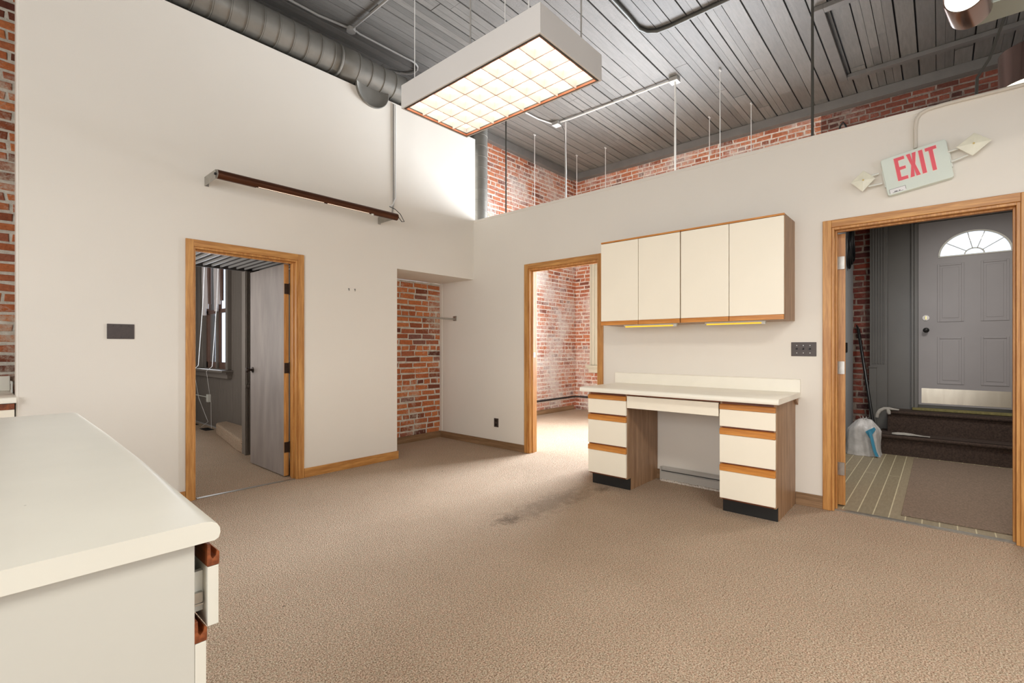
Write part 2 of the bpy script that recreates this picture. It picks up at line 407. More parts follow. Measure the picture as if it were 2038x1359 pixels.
# ceiling boards run along x
def ceiling(x0, x1, y0, y1, z, nm='ceiling'):
    rnd = random.Random(3); m = MB(); W = 0.165; y = y0
    while y < y1:
        x = x0-rnd.uniform(0, 3)
        gap = rnd.choice([0.007, 0.010, 0.013, 0.016])
        grooved = rnd.random() < 0.45
        while x < x1:
            L = rnd.uniform(2.2, 4.2); a, b = max(x, x0), min(x+L-0.004, x1)
            if b-a > 0.02:
                dz = rnd.uniform(-0.004, 0.004)
                if grooved: m.box(a, b, y, min(y+0.0795, y1), z+dz, z+0.03); m.box(a, b, min(y+0.082, y1-.001), min(y+W-gap, y1), z+dz, z+0.03)
                else: m.box(a, b, y, min(y+W-gap, y1), z+dz, z+0.03)
            x += L
        y += W
    m.box(x0, x1, y0, y1, z+0.03, z+0.08, 1)
    return struct(m.build(nm, [M['boards'], M['black']], keep=True))
ceiling(-2.8, 8.3, -3.1, 5.65, CZ)
# framed hatch on the ceiling over the vestibule
t = MB()
for a in ((5.80, 7.60, 0.89, 0.98), (7.51, 7.60, -2.6, 0.89), (5.80, 5.89, -2.6, 0.89)): t.box(*a, CZ-0.055, CZ-0.004)
struct(t.build('trim_1', M['ceil_trim'], bevel=0.004))
struct(B(8.16, 8.295, -3.0, 5.55, CZ-0.13, CZ-0.005).build('trim_2', M['ceil_trim'], bevel=0.004))
struct(B(4.0, 8.16, 5.50, 5.60, CZ-0.13, CZ-0.005).build('trim_3', M['ceil_trim'], bevel=0.004))

# partition with the left doorway and the closet alcove
AT = 4.02
wall('wall_left', 'y', YA, YA+0.12, 0.225, XB, 0, AT, [(1.235, 2.10, 0, 2.095), (3.233, XB, 0, 2.155)], M['wall'])
wall('wall_left_end', 'y', YA, YA+0.12, XB, XB+0.03, BT, AT, [], M['wall'])
wall('wall_closet_side', 'x', 3.11, 3.233, YA+0.12, 5.287, 0, 2.155, [], M['wall'])
struct(B(3.11, XB, YA+0.12, 5.287, 2.155, 2.25).build('wall_closet_ceiling', M['wall'], keep=True))
# partition with the two doorways
wall('wall_right', 'x', XB, XB+0.12, -3.1, 5.287, 0, BT, [(2.70, 3.665, 0, 2.195), (-0.385, 0.625, 0, 2.185)], M['wall'])
struct(B(XB-0.004, XB+0.124, -3.1, 4.60, BT-0.028, BT+0.004).build('trim_25', M['wall'], bevel=0.004))
# the building's brick
BM = [M['brick_warm'], M['mortar_warm']]
bricks('wall_closet_brick', 'y', 5.287, 3.233, XB, 0, 2.155, [], BM, seed=5)
bricks('wall_far_left_brick', 'y', 5.287, -2.8, 0.6, 0, CZ, [], BM, seed=8)
bricks('wall_next_room_brick', 'y', 5.60, 4.553, 8.42, 0, CZ, [], [M['brick_pale'], M['mortar_pale']], seed=11)
M['brick_old'] = brickmat('sooty_old_brick', [(0, (74, 44, 38)), (0.3, (112, 62, 48)), (0.75, (140, 78, 60)), (1, (98, 58, 50))], 0.7, (176, 160, 150), 0.5, 0.66)
bricks('wall_back_old_brick', 'x', 8.3, -3.1, 1.30, 0, CZ, [(-3.1, 0.9, 0, 2.95)], [M['brick_old'], M['mortar_dark']], seed=17)
bricks('wall_back_brick', 'x', 8.295, 1.30, 5.72, 0, CZ, [(3.3, 5.05, 0.86, 3.2)], [M['brick_pale'], M['mortar_pale']], seed=13)
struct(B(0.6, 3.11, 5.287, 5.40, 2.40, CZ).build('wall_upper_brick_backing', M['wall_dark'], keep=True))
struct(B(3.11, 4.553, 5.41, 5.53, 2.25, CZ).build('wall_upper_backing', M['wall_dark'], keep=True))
# the part of the room behind the camera: two walls with big windows
wall('wall_rear', 'y', -3.22, -3.1, -2.92, 8.42, 0, CZ+0.1, [(-0.6, 3.0, 0.8, 3.0)], M['wall'])
wall('wall_side', 'x', -2.92, -2.8, -3.1, 5.40, 0, CZ+0.1, [(-1.2, 2.4, 0.8, 3.0)], M['wall'])
# left room
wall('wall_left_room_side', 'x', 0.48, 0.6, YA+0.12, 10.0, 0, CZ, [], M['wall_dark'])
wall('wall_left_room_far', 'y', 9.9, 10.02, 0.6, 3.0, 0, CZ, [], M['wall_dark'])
wn = (7.95, 9.05, 0.93, 3.1)
wall('wall_left_room_window', 'x', 2.58, 2.70, 7.30, 9.9, 0, CZ, [wn], M['bead'])
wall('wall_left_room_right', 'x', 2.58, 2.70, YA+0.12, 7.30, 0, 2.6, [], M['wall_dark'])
wall('wall_left_room_stub', 'y', 6.10, 6.20, 2.16, 2.58, 0, 2.155, [], M['bead'])
struct(B(0.6, 2.70, 5.40, 10.0, CZ, CZ+0.1).build('ceiling', M['boards'], keep=True))
# slatted low ceiling inside the left doorway
M['slat'] = paint('pale_ceiling_rib', (176, 174, 172), 0.4, 0.3, var=0.05); M['slatback'] = paint('dark_ceiling_panel', (58, 54, 52), 0.6, var=0.1)
m2 = MB(); x = 0.62
while x < 2.56: m2.box(x, x+0.012, YA+0.14, 6.12, 2.168, 2.19); x += 0.085
m2.box(0.62, 2.575, YA+0.14, 6.12, 2.19, 2.22, 1); m2.box(0.62, 2.575, 6.10, 6.13, 2.155, 2.22, 1)
struct(m2.build('ceiling', [M['slat'], M['slatback']], keep=True))

# baseboards
struct(MB().box(2.160, 3.245, YA-0.014, YA, 0, 0.088).build('baseboard_left', M['oak_x'], bevel=0.002))
struct(MB().box(3.235, XB-0.014, 5.262, 5.280, 0, 0.088).build('baseboard_closet', M['base_x'], bevel=0.002))
struct(MB().box(XB-0.014, XB, 3.725, 5.262, 0, 0.088).build('baseboard_right', M['base_y'], bevel=0.002))
struct(MB().box(XB-0.014, XB, 0.682, 0.868, 0, 0.10).build('baseboard_right', M['base_y'], bevel=0.002))
struct(MB().box(4.553, 8.2, 5.575, 5.592, 0, 0.088).build('baseboard_next_room', M['base_x'], bevel=0.002))
struct(MB().box(XB-0.014, XB, 1.995, 2.05, 0, 0.09).build('baseboard_right', M['base_y'], bevel=0.002))
struct(MB().box(1.10, 1.176, YA-0.014, YA, 0, 0.088).build('baseboard_left', M['oak_x'], bevel=0.002))

# door frames
def frame_x(y0, y1, z1, n, face, back, wcas=0.057, stops=True):
    """frame in the right partition, opening y0..y1, casing towards -x"""
    m = MB()
    m.box(face-0.016, face, y1, y1+wcas, 0, z1+wcas); m.box(face-0.016, face, y0-wcas, y0, 0, z1+wcas)
    o = struct(m.build(f'trim_{n}', M['oak'], bevel=0.003))
    h = struct(B(face-0.016, face, y0, y1, z1, z1+wcas).build(f'trim_{n+1}', M['oak_y'], bevel=0.003))
    j = MB(); j.box(face-0.004, back, y1-0.018, y1, 0, z1); j.box(face-0.004, back, y0, y0+0.018, 0, z1); j.box(face-0.004, back, y0+0.018, y1-0.018, z1-0.018, z1)
    if stops:
        a, b = face+0.045, face+0.080
        j.box(a, b, y1-0.030, y1-0.018, 0, z1-0.018); j.box(a, b, y0+0.018, y0+0.030, 0, z1-0.018); j.box(a, b, y0+0.030, y1-0.030, z1-0.030, z1-0.018)
    struct(j.build(f'trim_{n+2}', M['oak'], bevel=0.002))
frame_x(2.70, 3.665, 2.195, 4, XB, XB+0.135)
frame_x(-0.385, 0.625, 2.185, 7, XB, XB+0.135)
m = MB(); m.box(1.178, 1.235, YA-0.016, YA, 0, 2.152); m.box(2.10, 2.157, YA-0.016, YA, 0, 2.152)
struct(m.build('trim_10', M['oak'], bevel=0.003))
struct(B(1.235, 2.10, YA-0.016, YA, 2.095, 2.152).build('trim_11', M['oak_x'], bevel=0.003))
j = MB(); y0_, y1_ = YA-0.004, YA+0.135
j.box(1.235, 1.250, y0_, y1_, 0, 2.095); j.box(2.085, 2.10, y0_, y1_, 0, 2.095); j.box(1.25, 2.085, y0_, y1_, 2.078, 2.095)
j.box(1.250, 1.262, YA+0.045, YA+0.08, 0, 2.078); j.box(2.073, 2.085, YA+0.045, YA+0.08, 0, 2.078); j.box(1.262, 2.073, YA+0.045, YA+0.08, 2.064, 2.078)
struct(j.build('trim_12', M['oak'], bevel=0.002))
struct(B(0.213, 0.225, YA-0.004, YA+0.124, 0, AT).build('trim_13', M['wall'], bevel=0.002))
# metal thresholds
struct(B(1.262, 2.073, YA+0.0, YA+0.032, 0, 0.006).build('trim_14', M['steel']))
struct(B(XB+0.02, XB+0.06, -0.367, 0.607, 0.0, 0.009).build('trim_15', M['steel']))
# corner bead by the closet
struct(B(XB-0.012, XB, 5.235, 5.285, 0.088, 2.155).build('trim_16', M['wall'], bevel=0.003))

# ------------------------------------------------------------------ left doorway: open door
def hinge(x0, x1, y0, y1, z, parent, mat, r=0.007, pin=None):
    m = MB(); m.box(x0, x1, y0, y1, z-0.05, z+0.05)
    if pin: m.cyl((*pin, z-0.055), (*pin, z+0.055), r, 10)
    return m.build('hinge', mat, parent)
d1 = thing('door_1', 'open grey veneered door swung into the dim room behind the left doorway', 'door', (2.07, 4.76, 0)); d1['kind'] = 'structure'
dl = B(2.035, 2.080, 4.765, 5.60, 0.012, 2.070).build('door_leaf', M['door_grey'], d1, bevel=0.002)
B(2.0355, 2.0795, 4.758, 4.766, 0.012, 2.070).build('door_edge', M['oak'], d1)
for z in (0.29, 1.06, 1.83): hinge(2.036, 2.078, 4.750, 4.759, z, d1, M['bronze'], pin=(2.084, 4.752))
kn = MB().lathe([(0.0, 0.0), (0.030, 0.0), (0.030, 0.006), (0.012, 0.010), (0.011, 0.035), (0.022, 0.042), (0.027, 0.055), (0.022, 0.068), (0, 0.072)], (2.035, 5.53, 1.02), (-1, 0, 0), 20)
kn.build('knob', M['bronze'], d1, smooth=40)
# ------------------------------------------------------------------ right doorway: open door
d2 = thing('door_2', 'wooden door edge with steel hinges swung open in the right doorway', 'door', (4.58, 0.6, 0)); d2['kind'] = 'structure'
MB().prism([(4.600, 0.556), (5.46, 0.661), (5.454, 0.712), (4.594, 0.607)], 'z', 0.012, 2.160).build('door_leaf', M['oak'], d2, bevel=0.002)
for z in (0.30, 1.10, 1.93):
    hinge(4.586, 4.595, 0.560, 0.606, z, d2, M['steel'], pin=(4.588, 0.612))

# ------------------------------------------------------------------ hanging fluorescent box over the room
fx = thing('pendant_light', 'large white hanging fluorescent box light with square louvre cells glowing warm white', 'ceiling light', (2.28, 2.16, 2.9))
X0, X1_, Y0, Y1_ = 1.975, 2.588, 1.555, 2.768
h = MB(); t_ = 0.012
h.box(X0, X0+t_, Y0, Y1_, 2.9, 3.06); h.box(X1_-t_, X1_, Y0, Y1_, 2.9, 3.06); h.box(X0+t_, X1_-t_, Y0, Y0+t_, 2.9, 3.06); h.box(X0+t_, X1_-t_, Y1_-t_, Y1_, 2.9, 3.06)
h.box(X0+t_, X1_-t_, Y0+t_, Y1_-t_, 3.045, 3.06)
h.build('housing', M['white_metal'], fx, bevel=0.002)
fr = MB(); a, b, c, d = X0+0.014, X1_-0.014, Y0+0.014, Y1_-0.014; q = 0.009
for bx in ((a, a+q, c, d), (b-q, b, c, d), (a+q, b-q, c, c+q), (a+q, b-q, d-q, d)): fr.box(*bx, 2.900, 2.922)
fr.build('lens_frame', M['rod_dark'], fx)
fr = MB(); a, b, c, d = a+q, b-q, c+q, d-q; q = 0.004
for bx in ((a, a+q, c, d), (b-q, b, c, d), (a+q, b-q, c, c+q), (a+q, b-q, d-q, d)): fr.box(*bx, 2.899, 2.912)
M['copper'] = paint('copper_trim', (196, 124, 88), 0.4, 0.3); fr.build('inner_trim', M['copper'], fx)
# parabolic louvre: blades that widen towards the top, 4 x 8 cells
lv = MB(); nx, ny = 4, 8; a, b, c, d = a+q, b-q, c+q, d-q
def blade(axis, p, s0, s1):
    poly = [(-0.0014, 2.902), (0.0014, 2.902), (0.003, 2.925), (0.007, 2.955), (-0.007, 2.955), (-0.003, 2.925)]
    if axis == 'y': lv.prism([(p+u, z) for u, z in poly], 'y', s0, s1)
    else: lv.prism([(p+u, z) for u, z in poly], 'x', s0, s1)
for i in range(1, nx): blade('y', a+(b-a)*i/nx, c, d)
for i in range(1, ny): blade('x', c+(d-c)*i/ny, a, b)
M['louvre'] = paint('louvre_enamel', (236, 230, 220), 0.3, var=0.01); lv.build('louvre', M['louvre'], fx)
gr = MB(); GM = paint('louvre_edge', (176, 138, 112), 0.4)
for i in range(1, nx): gr.box(a+(b-a)*i/nx-0.0016, a+(b-a)*i/nx+0.0016, c, d, 2.8995, 2.9018)
for i in range(1, ny): gr.box(a, b, c+(d-c)*i/ny-0.0016, c+(d-c)*i/ny+0.0016, 2.8995, 2.9018)
gr.build('louvre_edge', GM, fx)
B(a, b, c, d, 2.957, 2.962).build('diffuser', M['glow'], fx)
for n, (p, top) in enumerate((((1.985, 2.63, 3.06), (1.985, 2.63)), ((1.985, 2.09, 3.06), (1.985, 2.09)), ((1.985, 1.81, 3.06), (2.02, 1.86)), ((1.985, 1.64, 3.06), (1.985, 1.64)), ((2.37, 1.562, 3.06), (2.37, 1.562)))):
    MB().cyl(p, (*top, CZ), 0.0035 if n in (0, 2) else 0.005, 8).build('suspension_cable', M['conduit'] if n in (1, 4) else M['wire'], fx)

# ------------------------------------------------------------------ round duct on top of the left partition
du = thing('air_duct', 'long round galvanised spiral duct lying along the top of the left wall', 'duct', (1.5, 4.65, 4.07))
R1, DZ, DY = 0.155, 4.222, 4.655
def duct_run(x0, x1, y, z, r, step=0.135):
    prof = []; x = x0; k = 0
    while x < x1: prof += [(r, x+0.001), (r, x+step-0.014), (r+0.006, x+step-0.012), (r+0.006, x+step-0.004), (r-0.002, x+step-0.002), (r-0.002, x+step)]; x += step
    prof.append((r, x1)); prof = [p for p in prof if p[1] <= x1]
    m = MB(); m.lathe([(0, x0)]+prof+[(0, x1)], (0, y, z), (1, 0, 0), 40); return m
duct_run(-1.2, 2.50, DY, DZ, R1).build('duct_pipe', M['galv'], du, smooth=35)
j = MB(); j.lathe([(0.140, 2.50), (0.162, 2.50), (0.162, 2.515), (0.146, 2.53), (0.160, 2.56), (0.160, 2.70), (0.164, 2.70), (0.164, 2.715), (0.140, 2.715)], (0, DY-0.012, DZ-0.008), (1, 0, 0), 40)
j.build('elbow_joint', M['galv'], du, smooth=35)
duct_run(2.71, 4.35, DY-0.02, DZ-0.016, 0.148, 0.15).build('duct_pipe', M['galv'], du, smooth=35)
# round take-off elbow dipping to the wall face
k = MB(); k.lathe([(0.0, 0.0), (0.196, 0.0), (0.200, 0.012), (0.200, 0.030), (0.194, 0.032), (0.180, 0.022), (0.13, 0.010), (0, 0.006)], (2.905, YA-0.001, 4.055), (0, -1, 0), 40)
k.build('take_off_collar', M['galv'], du, smooth=50)

vd = thing('vertical_duct', 'upright round galvanised duct beyond the end of the left wall', 'duct', (4.72, 4.83, 2.6))
m = MB(); prof = []; z = 2.7
while z < CZ-0.01: prof += [(0.135, z), (0.135, z+0.14), (0.139, z+0.142), (0.139, z+0.148)]; z += 0.15
m.lathe([(0, 2.7)]+[p for p in prof if p[1] < CZ-0.01]+[(0.135, CZ-0.005), (0, CZ-0.005)], (4.73, 4.83, 0), (0, 0, 1), 36); m.build('duct_pipe', M['galv'], vd, smooth=35)
m = MB(); m.tube([(4.73, 4.83, 3.02), (4.73, 4.83, 2.92), (4.78, 4.80, 2.80), (4.90, 4.74, 2.72)], [0.137, 0.142, 0.15, 0.16], 30); m.build('boot', M['galv'], vd, smooth=45)

# ------------------------------------------------------------------ conduits and boxes on the ceiling
def conduit(name, pts, r, mat, label, cat='conduit', group=None, clips=()):
    o = MB().tube(pts, r, 10).build(name, mat, smooth=60); tag(o, label, cat, group)
    return o
zc = CZ-0.02
conduit('conduit', [(1.0, 4.90, zc), (2.45, 4.90, zc), (2.62, 4.87, zc), (2.76, 4.85, zc)], 0.013, M['conduit'], 'grey conduit on the ceiling left of the octagonal box above the duct')
conduit('conduit', [(2.80, 4.79, zc), (2.80, 4.5, zc), (2.79, 3.0, zc), (2.79, 0.5, zc)], 0.012, M['conduit'], 'pale conduit crossing the ceiling boards from the octagonal box towards the viewer')
conduit('conduit', [(2.84, 4.83, zc), (2.90, 4.845, zc), (3.52, 4.83, zc)]+[(3.60+0.17*math.sin(a), 4.99-0.165*math.cos(a), zc) for a in [i*PI/8 for i in range(0, 8)]]+[(3.66, 5.16, zc), (3.55, 5.2, zc)], 0.012, M['conduit'], 'pale conduit with a hooked end by the far end of the duct')
jb = thing('junction_box', 'painted octagonal junction box on the ceiling above the duct', 'junction box', (2.80, 4.85, CZ-0.02))
MB().lathe([(0, 0), (0.05, 0), (0.05, 0.035), (0, 0.035)], (2.80, 4.85, CZ-0.005), (0, 0, -1), 8).build('box', M['conduit'], jb, bevel=0.002)
MB().lathe([(0, 0), (0.052, 0), (0.050, 0.006), (0, 0.006)], (2.80, 4.85, CZ-0.040), (0, 0, -1), 8).build('cover', M['conduit'], jb)
conduit('conduit', [(3.2, 2.45, zc), (4.6, 2.46, zc), (4.88, 2.47, zc), (4.99, 2.43, zc), (5.06, 2.34, zc), (5.075, 2.2, zc), (5.07, 1.6, zc), (5.06, 0.9, zc)], 0.024, M['rod_dark'], 'thick dark conduit bending across the ceiling above the pendant light')
conduit('conduit', [(6.10, 4.40, zc), (6.11, 4.2, zc-0.005), (6.12, 3.4, zc), (6.12, 2.66, zc)], 0.014, M['conduit_w'], 'white conduit along the ceiling between the two square boxes')
conduit('conduit', [(6.08, 4.53, zc), (5.8, 4.60, zc), (5.4, 4.62, zc), (4.9, 4.62, zc)], 0.012, M['conduit_w'], 'white conduit running left from the square box behind the pendant light')
for (x, y, lb) in ((6.10, 4.47, 'square white junction box on the ceiling just right of the pendant light'), (6.12, 2.59, 'square white junction box on the ceiling at the right end of the white conduit')):
    q = thing('junction_box', lb, 'junction box', (x, y, CZ-0.03))
    B(x-0.055, x+0.055, y-0.055, y+0.055, CZ-0.055, CZ-0.006).build('box', M['conduit'], q, bevel=0.002)
    B(x-0.058, x+0.058, y-0.058, y+0.058, CZ-0.061, CZ-0.0555).build('cover', M['conduit_w'], q, bevel=0.002)
conduit('drop_conduit', [(6.12, 2.58, CZ-0.062), (6.12, 2.575, 4.5), (6.12, 2.58, 4.2), (6.12, 2.58, 2.8)], 0.013, M['conduit_w'], 'white conduit dropping from the right square box behind the wall')
conduit('drop_conduit', [(6.18, 4.36, CZ-0.01), (6.18, 4.365, 4.4), (6.18, 4.355, 4.0), (6.18, 4.36, 3.2), (6.18, 4.36, 2.8)], 0.013, M['conduit_w'], 'white wavy conduit dropping beside the left square box behind the wall')
conduit('loose_cable', [(6.10, 4.40, CZ-0.05), (6.13, 4.35, CZ-0.16), (6.15, 4.35, 4.4), (6.16, 4.345, 3.9), (6.16, 4.34, 2.85)], 0.004, M['rod_dark'], 'thin dark cable curling down from the left square box beside the white conduit')
# threaded rods and ceiling wires
for (x, y, zt, lb) in ((6.316, 2.079, CZ, 'long pale ceiling wire, highest of those above the right wall'), (7.484, 2.030, CZ, 'pale ceiling wire furthest right, above the cabinets\' right half'),
                       (7.502, 2.625, CZ, 'short thin ceiling wire between the white drop conduit and the longest wire'), (7.438, 4.396, CZ, 'pale ceiling wire right of the white wavy conduit, second along'),
                       (7.382, 4.960, CZ, 'pale ceiling wire just right of the wavy conduit, near the brick corner'), (6.206, 5.002, CZ, 'pale ceiling wire between the dark rod and the wavy conduit')):
    q = thing('ceiling_wire', lb, 'wire', (x, y, zt), 'suspension wires above the right wall')
    MB().cyl((x, y, 2.9), (x, y, CZ-0.01), 0.006, 8).build('wire', M['wire'], q)
    MB().cyl((x-0.022, y, CZ-0.012), (x+0.022, y, CZ-0.012), 0.012, 10).build('anchor', M['wire'], q)
conduit('ceiling_rod', [(4.50, 0.764, BT), (4.50, 0.764, CZ)], 0.0105, M['rod_dark'], 'dark steel rod rising from the right wall top to the ceiling', 'rod')
conduit('ceiling_rod', [(4.50, 4.09, BT), (4.50, 4.09, CZ)], 0.0095, M['rod_dark'], 'dark steel rod standing on the wall top right of the upright duct', 'rod')
conduit('cable_loop', [(4.50, 0.585, BT), (4.50, 0.578, BT+0.05), (4.50, 0.56, BT+0.075), (4.50, 0.545, BT+0.05), (4.50, 0.53, BT)], 0.007, M['black'], 'small black cable loop sticking up from the wall top', 'cable')

# ------------------------------------------------------------------ brown tube light on the left wall
wl = thing('wall_light', 'long dark brown tube picture light on two brackets high on the left wall', 'wall light', (2.15, YA, 2.62))
for x in (1.317, 2.985):
    b = MB(); b.box(x-0.002, x+0.002, YA-0.27, YA-0.006, 2.612, 2.688); b.box(x-0.002, x+0.03, YA-0.006, YA, 2.612, 2.688); b.build('bracket', M['steel'], wl, bevel=0.001)
yt, zt = 4.335, 2.650
tb = MB(); n = 28
def shell(x0, x1, a0, a1, r=0.037):
    pts = [(yt+r*math.cos(a0+(a1-a0)*i/n), zt+r*math.sin(a0+(a1-a0)*i/n)) for i in range(n+1)]
    pin = [(yt+(r-0.003)*math.cos(a0+(a1-a0)*i/n), zt+(r-0.003)*math.sin(a0+(a1-a0)*i/n)) for i in range(n, -1, -1)]
    tb.prism(pts+pin, 'x', x0, x1)
shell(1.325, 1.62, 0, 2*PI-0.001); shell(1.62, 2.74, math.radians(-40), math.radians(238)); shell(2.74, 3.035, 0, 2*PI-0.001)
tb.build('tube_housing', M['brown_metal'], wl, smooth=35)
for x, dx in ((1.320, 1), (3.032, 1)):
    MB().cyl((x, yt, zt), (x+0.006, yt, zt), 0.036, 24).build('end_cap', M['black'] if x > 2 else M['steel'], wl)
MB().cyl((1.306, yt, zt), (1.320, yt, zt), 0.010, 14).build('screw', M['black'], wl)
MB().cyl((1.64, yt-0.006, zt-0.020), (2.22, yt-0.006, zt-0.020), 0.011, 12).build('fluorescent_tube', M['tube'], wl)
MB().cyl((2.26, yt-0.006, zt-0.020), (2.70, yt-0.006, zt-0.020), 0.011, 12).build('fluorescent_tube', M['tube'], wl)
MB().lathe([(0, 0), (0.012, 0), (0.013, 0.012), (0.008, 0.018), (0, 0.018)], (2.735, yt-0.01, zt-0.028), (0, -0.3, -1), 14).build('knob', M['plastic_white'], wl, smooth=40)
MB().tube([(3.06, 4.50, 2.80), (3.075, 4.42, 2.76), (3.10, 4.36, 2.70), (3.13, 4.33, 2.62), (3.10, 4.335, 2.615), (3.06, 4.34, 2.66), (3.035, yt, zt)], 0.004, 8).build('cord', M['black'], wl, smooth=60)
MB().tube([(3.205, YA-0.012, 4.0), (3.205, YA-0.012, 3.4), (3.202, YA-0.015, 2.95), (3.13, YA-0.06, 2.84), (3.06, 4.50, 2.80)], 0.0065, 10).build('white_cord', M['wire'], wl, smooth=60)
conduit('wall_raceway', [(3.183, YA-0.006, 4.0), (3.183, YA-0.006, 2.9), (3.165, YA-0.006, 2.76)], 0.009, M['conduit'], 'flat beige cable cover beside the white cord on the left wall', 'cable cover')

# ------------------------------------------------------------------ plates, outlet, nails, closet rod
pl = thing('blank_wall_plate', 'dark brown blank three-gang wall plate left of the left doorway', 'wall plate', (0.76, YA, 1.38))
B(0.682, 0.845, YA-0.006, YA, 1.324, 1.436).build('plate', M['dark_brown'], pl, bevel=0.002)
for i in range(3):
    for z in (1.338, 1.422): MB().cyl((0.718+0.046*i, YA-0.0085, z), (0.718+0.046*i, YA-0.0055, z), 0.0030, 10).build('screw', M['black'], pl)
sw = thing('light_switch', 'dark brown triple toggle switch plate beside the right doorway', 'light switch', (XB, 0.812, 1.245))
B(XB-0.006, XB, 0.725, 0.900, 1.190, 1.302).build('plate', M['dark_brown'], sw, bevel=0.002)
for i in range(3):
    y = 0.768+0.046*i; MB().box(XB-0.019, XB-0.006, y-0.005, y+0.005, 1.243, 1.256).build('toggle', M['black'], sw, bevel=0.002)
for i in range(3):
    for z in (1.216, 1.276): MB().cyl((XB-0.0085, 0.768+0.046*i, z), (XB-0.0055, 0.768+0.046*i, z), 0.0035, 10).build('screw', M['steel'], sw)
ou = thing('wall_outlet', 'dark brown duplex outlet low on the right wall beside the closet', 'outlet', (XB, 4.19, 0.31))
B(XB-0.006, XB, 4.155, 4.230, 0.255, 0.365).build('plate', M['dark_brown'], ou, bevel=0.002)
for z in (0.285, 0.335): MB().lathe([(0, 0), (0.016, 0), (0.016, 0.003), (0, 0.003)], (XB-0.006, 4.1925, z), (-1, 0, 0), 16).build('socket', M['black'], ou)
for x in (2.632, 2.702):
    q = MB().cyl((x, YA, 1.872), (x, YA-0.012, 1.872), 0.004, 8).cyl((x, YA-0.010, 1.872), (x, YA-0.010, 1.852), 0.003, 8).build('wall_hook', M['black'])
    tag(q, 'tiny dark wall hook, left of the pair beside the closet' if x < 2.65 else 'tiny dark wall hook, right of the pair beside the closet', 'hook', 'pair of wall hooks')
cr = thing('closet_rod', 'chrome clothes rod across the brick-backed closet', 'closet rod', (3.85, 4.97, 1.65))
MB().cyl((3.236, 4.97, 1.648), (XB-0.004, 4.97, 1.648), 0.0125, 18).build('rod', M['steel'], cr, smooth=40)
for x in (3.234, XB-0.012):
    B(x, x+0.011, 4.938, 5.002, 1.625, 1.690).build('flange', M['steel'], cr, bevel=0.002)

# ------------------------------------------------------------------ wall cabinets
CF = 4.08
def wall_cabinet(y0, y1, label):
    q = thing('wall_cabinet', label, 'cabinet', (4.25, (y0+y1)/2, 1.47), 'wall cabinets')
    b = MB(); b.box(CF+0.022, XB, y0, y0+0.016, 1.474, 2.275); b.box(CF+0.022, XB, y1-0.016, y1, 1.474, 2.275); b.box(CF+0.022, XB, y0+0.016, y1-0.016, 1.474, 1.490)
    b.box(CF+0.022, XB, y0+0.016, y1-0.016, 2.259, 2.275); b.box(XB-0.008, XB, y0+0.016, y1-0.016, 1.490, 2.259)
    b.build('carcass', M['cab_wood'], q, bevel=0.001)
    B(CF+0.002, CF+0.021, y0, y1, 2.262, 2.276).build('top_rail', M['pull_wood'], q)
    ym = (y0+y1)/2
    for a, c_ in ((y0+0.004, ym-0.0025), (ym+0.0025, y1-0.002)):
        dr = B(CF, CF+0.019, a, c_, 1.512, 2.258).build('door', M['cream_lam'], q, bevel=0.0015)
        B(CF-0.004, CF+0.019, a, c_, 1.474, 1.511).build('pull_strip', M['pull_wood'], dr, bevel=0.002)
    return q
wall_cabinet(0.875, 1.672, 'cream two-door wall cabinet nearest the right doorway, oak pull strips')
wall_cabinet(1.676, 2.462, 'cream two-door wall cabinet beside the middle doorway, oak pull strips')
for y0, y1, xx, lb in ((1.74, 2.25, 4.16, 'amber under-cabinet tube below the left wall cabinet'), (1.03, 1.50, 4.19, 'amber under-cabinet tube below the right wall cabinet')):
    q = thing('under_cabinet_light', lb, 'light', (xx, (y0+y1)/2, 1.46), 'under-cabinet lights')
    MB().box(xx-0.014, xx+0.020, y0, y1, 1.464, 1.4735).build('base', M['plastic_white'], q)
    MB().cyl((xx, y0+0.03, 1.456), (xx, y1-0.01, 1.456), 0.006, 10).build('tube', M['yellow_strip'], q)
    B(xx-0.012, xx+0.012, y0, y0+0.028, 1.447, 1.466).build('socket', M['plastic_white'], q)

# ------------------------------------------------------------------ built-in desk
def drawer_stack(y0, y1, label):
    q = thing('drawer_cabinet', label, 'cabinet', (4.12, (y0+y1)/2, 0), 'desk drawer cabinets')
    b = MB()
    side = [(3.822, 0.105), (3.895, 0.105), (3.895, 0.0), (XB-0.005, 0.0), (XB-0.005, 0.858), (3.822, 0.858)]
    for a in (y0, y1-0.016): b.prism(side, 'y', a, a+0.016)
    b.build('side_panel', M['cab_wood'], q, bevel=0.001)
    b = MB(); b.box(3.822, 3.838, y0+0.016, y1-0.016, 0.105, 0.858); b.box(3.838, XB-0.02, y0+0.016, y1-0.016, 0.105, 0.12)
    b.build('face_frame', M['redwood'], q)
    B(3.878, 3.8945, y0+0.004, y1-0.004, 0.0, 0.105).build('toe_kick', M['black'], q)
    for zb, zs, zt_ in ((0.664, 0.793, 0.832), (0.389, 0.603, 0.650), (0.120, 0.328, 0.376)):
        d_ = B(3.802, 3.821, y0+0.002, y1-0.003, zb, zs-0.002).build('drawer', M['cream_lam'], q, bevel=0.0015)
        p = MB(); p.prism([(3.797, zs), (3.821, zs), (3.821, zt_), (3.812, zt_-0.006), (3.797, zt_-0.004)], 'y', y0+0.002, y1-0.003)
        p.build('pull', M['pull_wood'], d_, bevel=0.0015)
    return q
drawer_stack(0.870, 1.258, 'three-drawer desk pedestal at the right end, nearest the right doorway')
drawer_stack(2.042, 2.432, 'three-drawer desk pedestal at the left end, beside the middle doorway')
pd = thing('pencil_drawer', 'wide shallow cream drawer across the desk kneehole', 'drawer', (3.95, 1.65, 0.73))
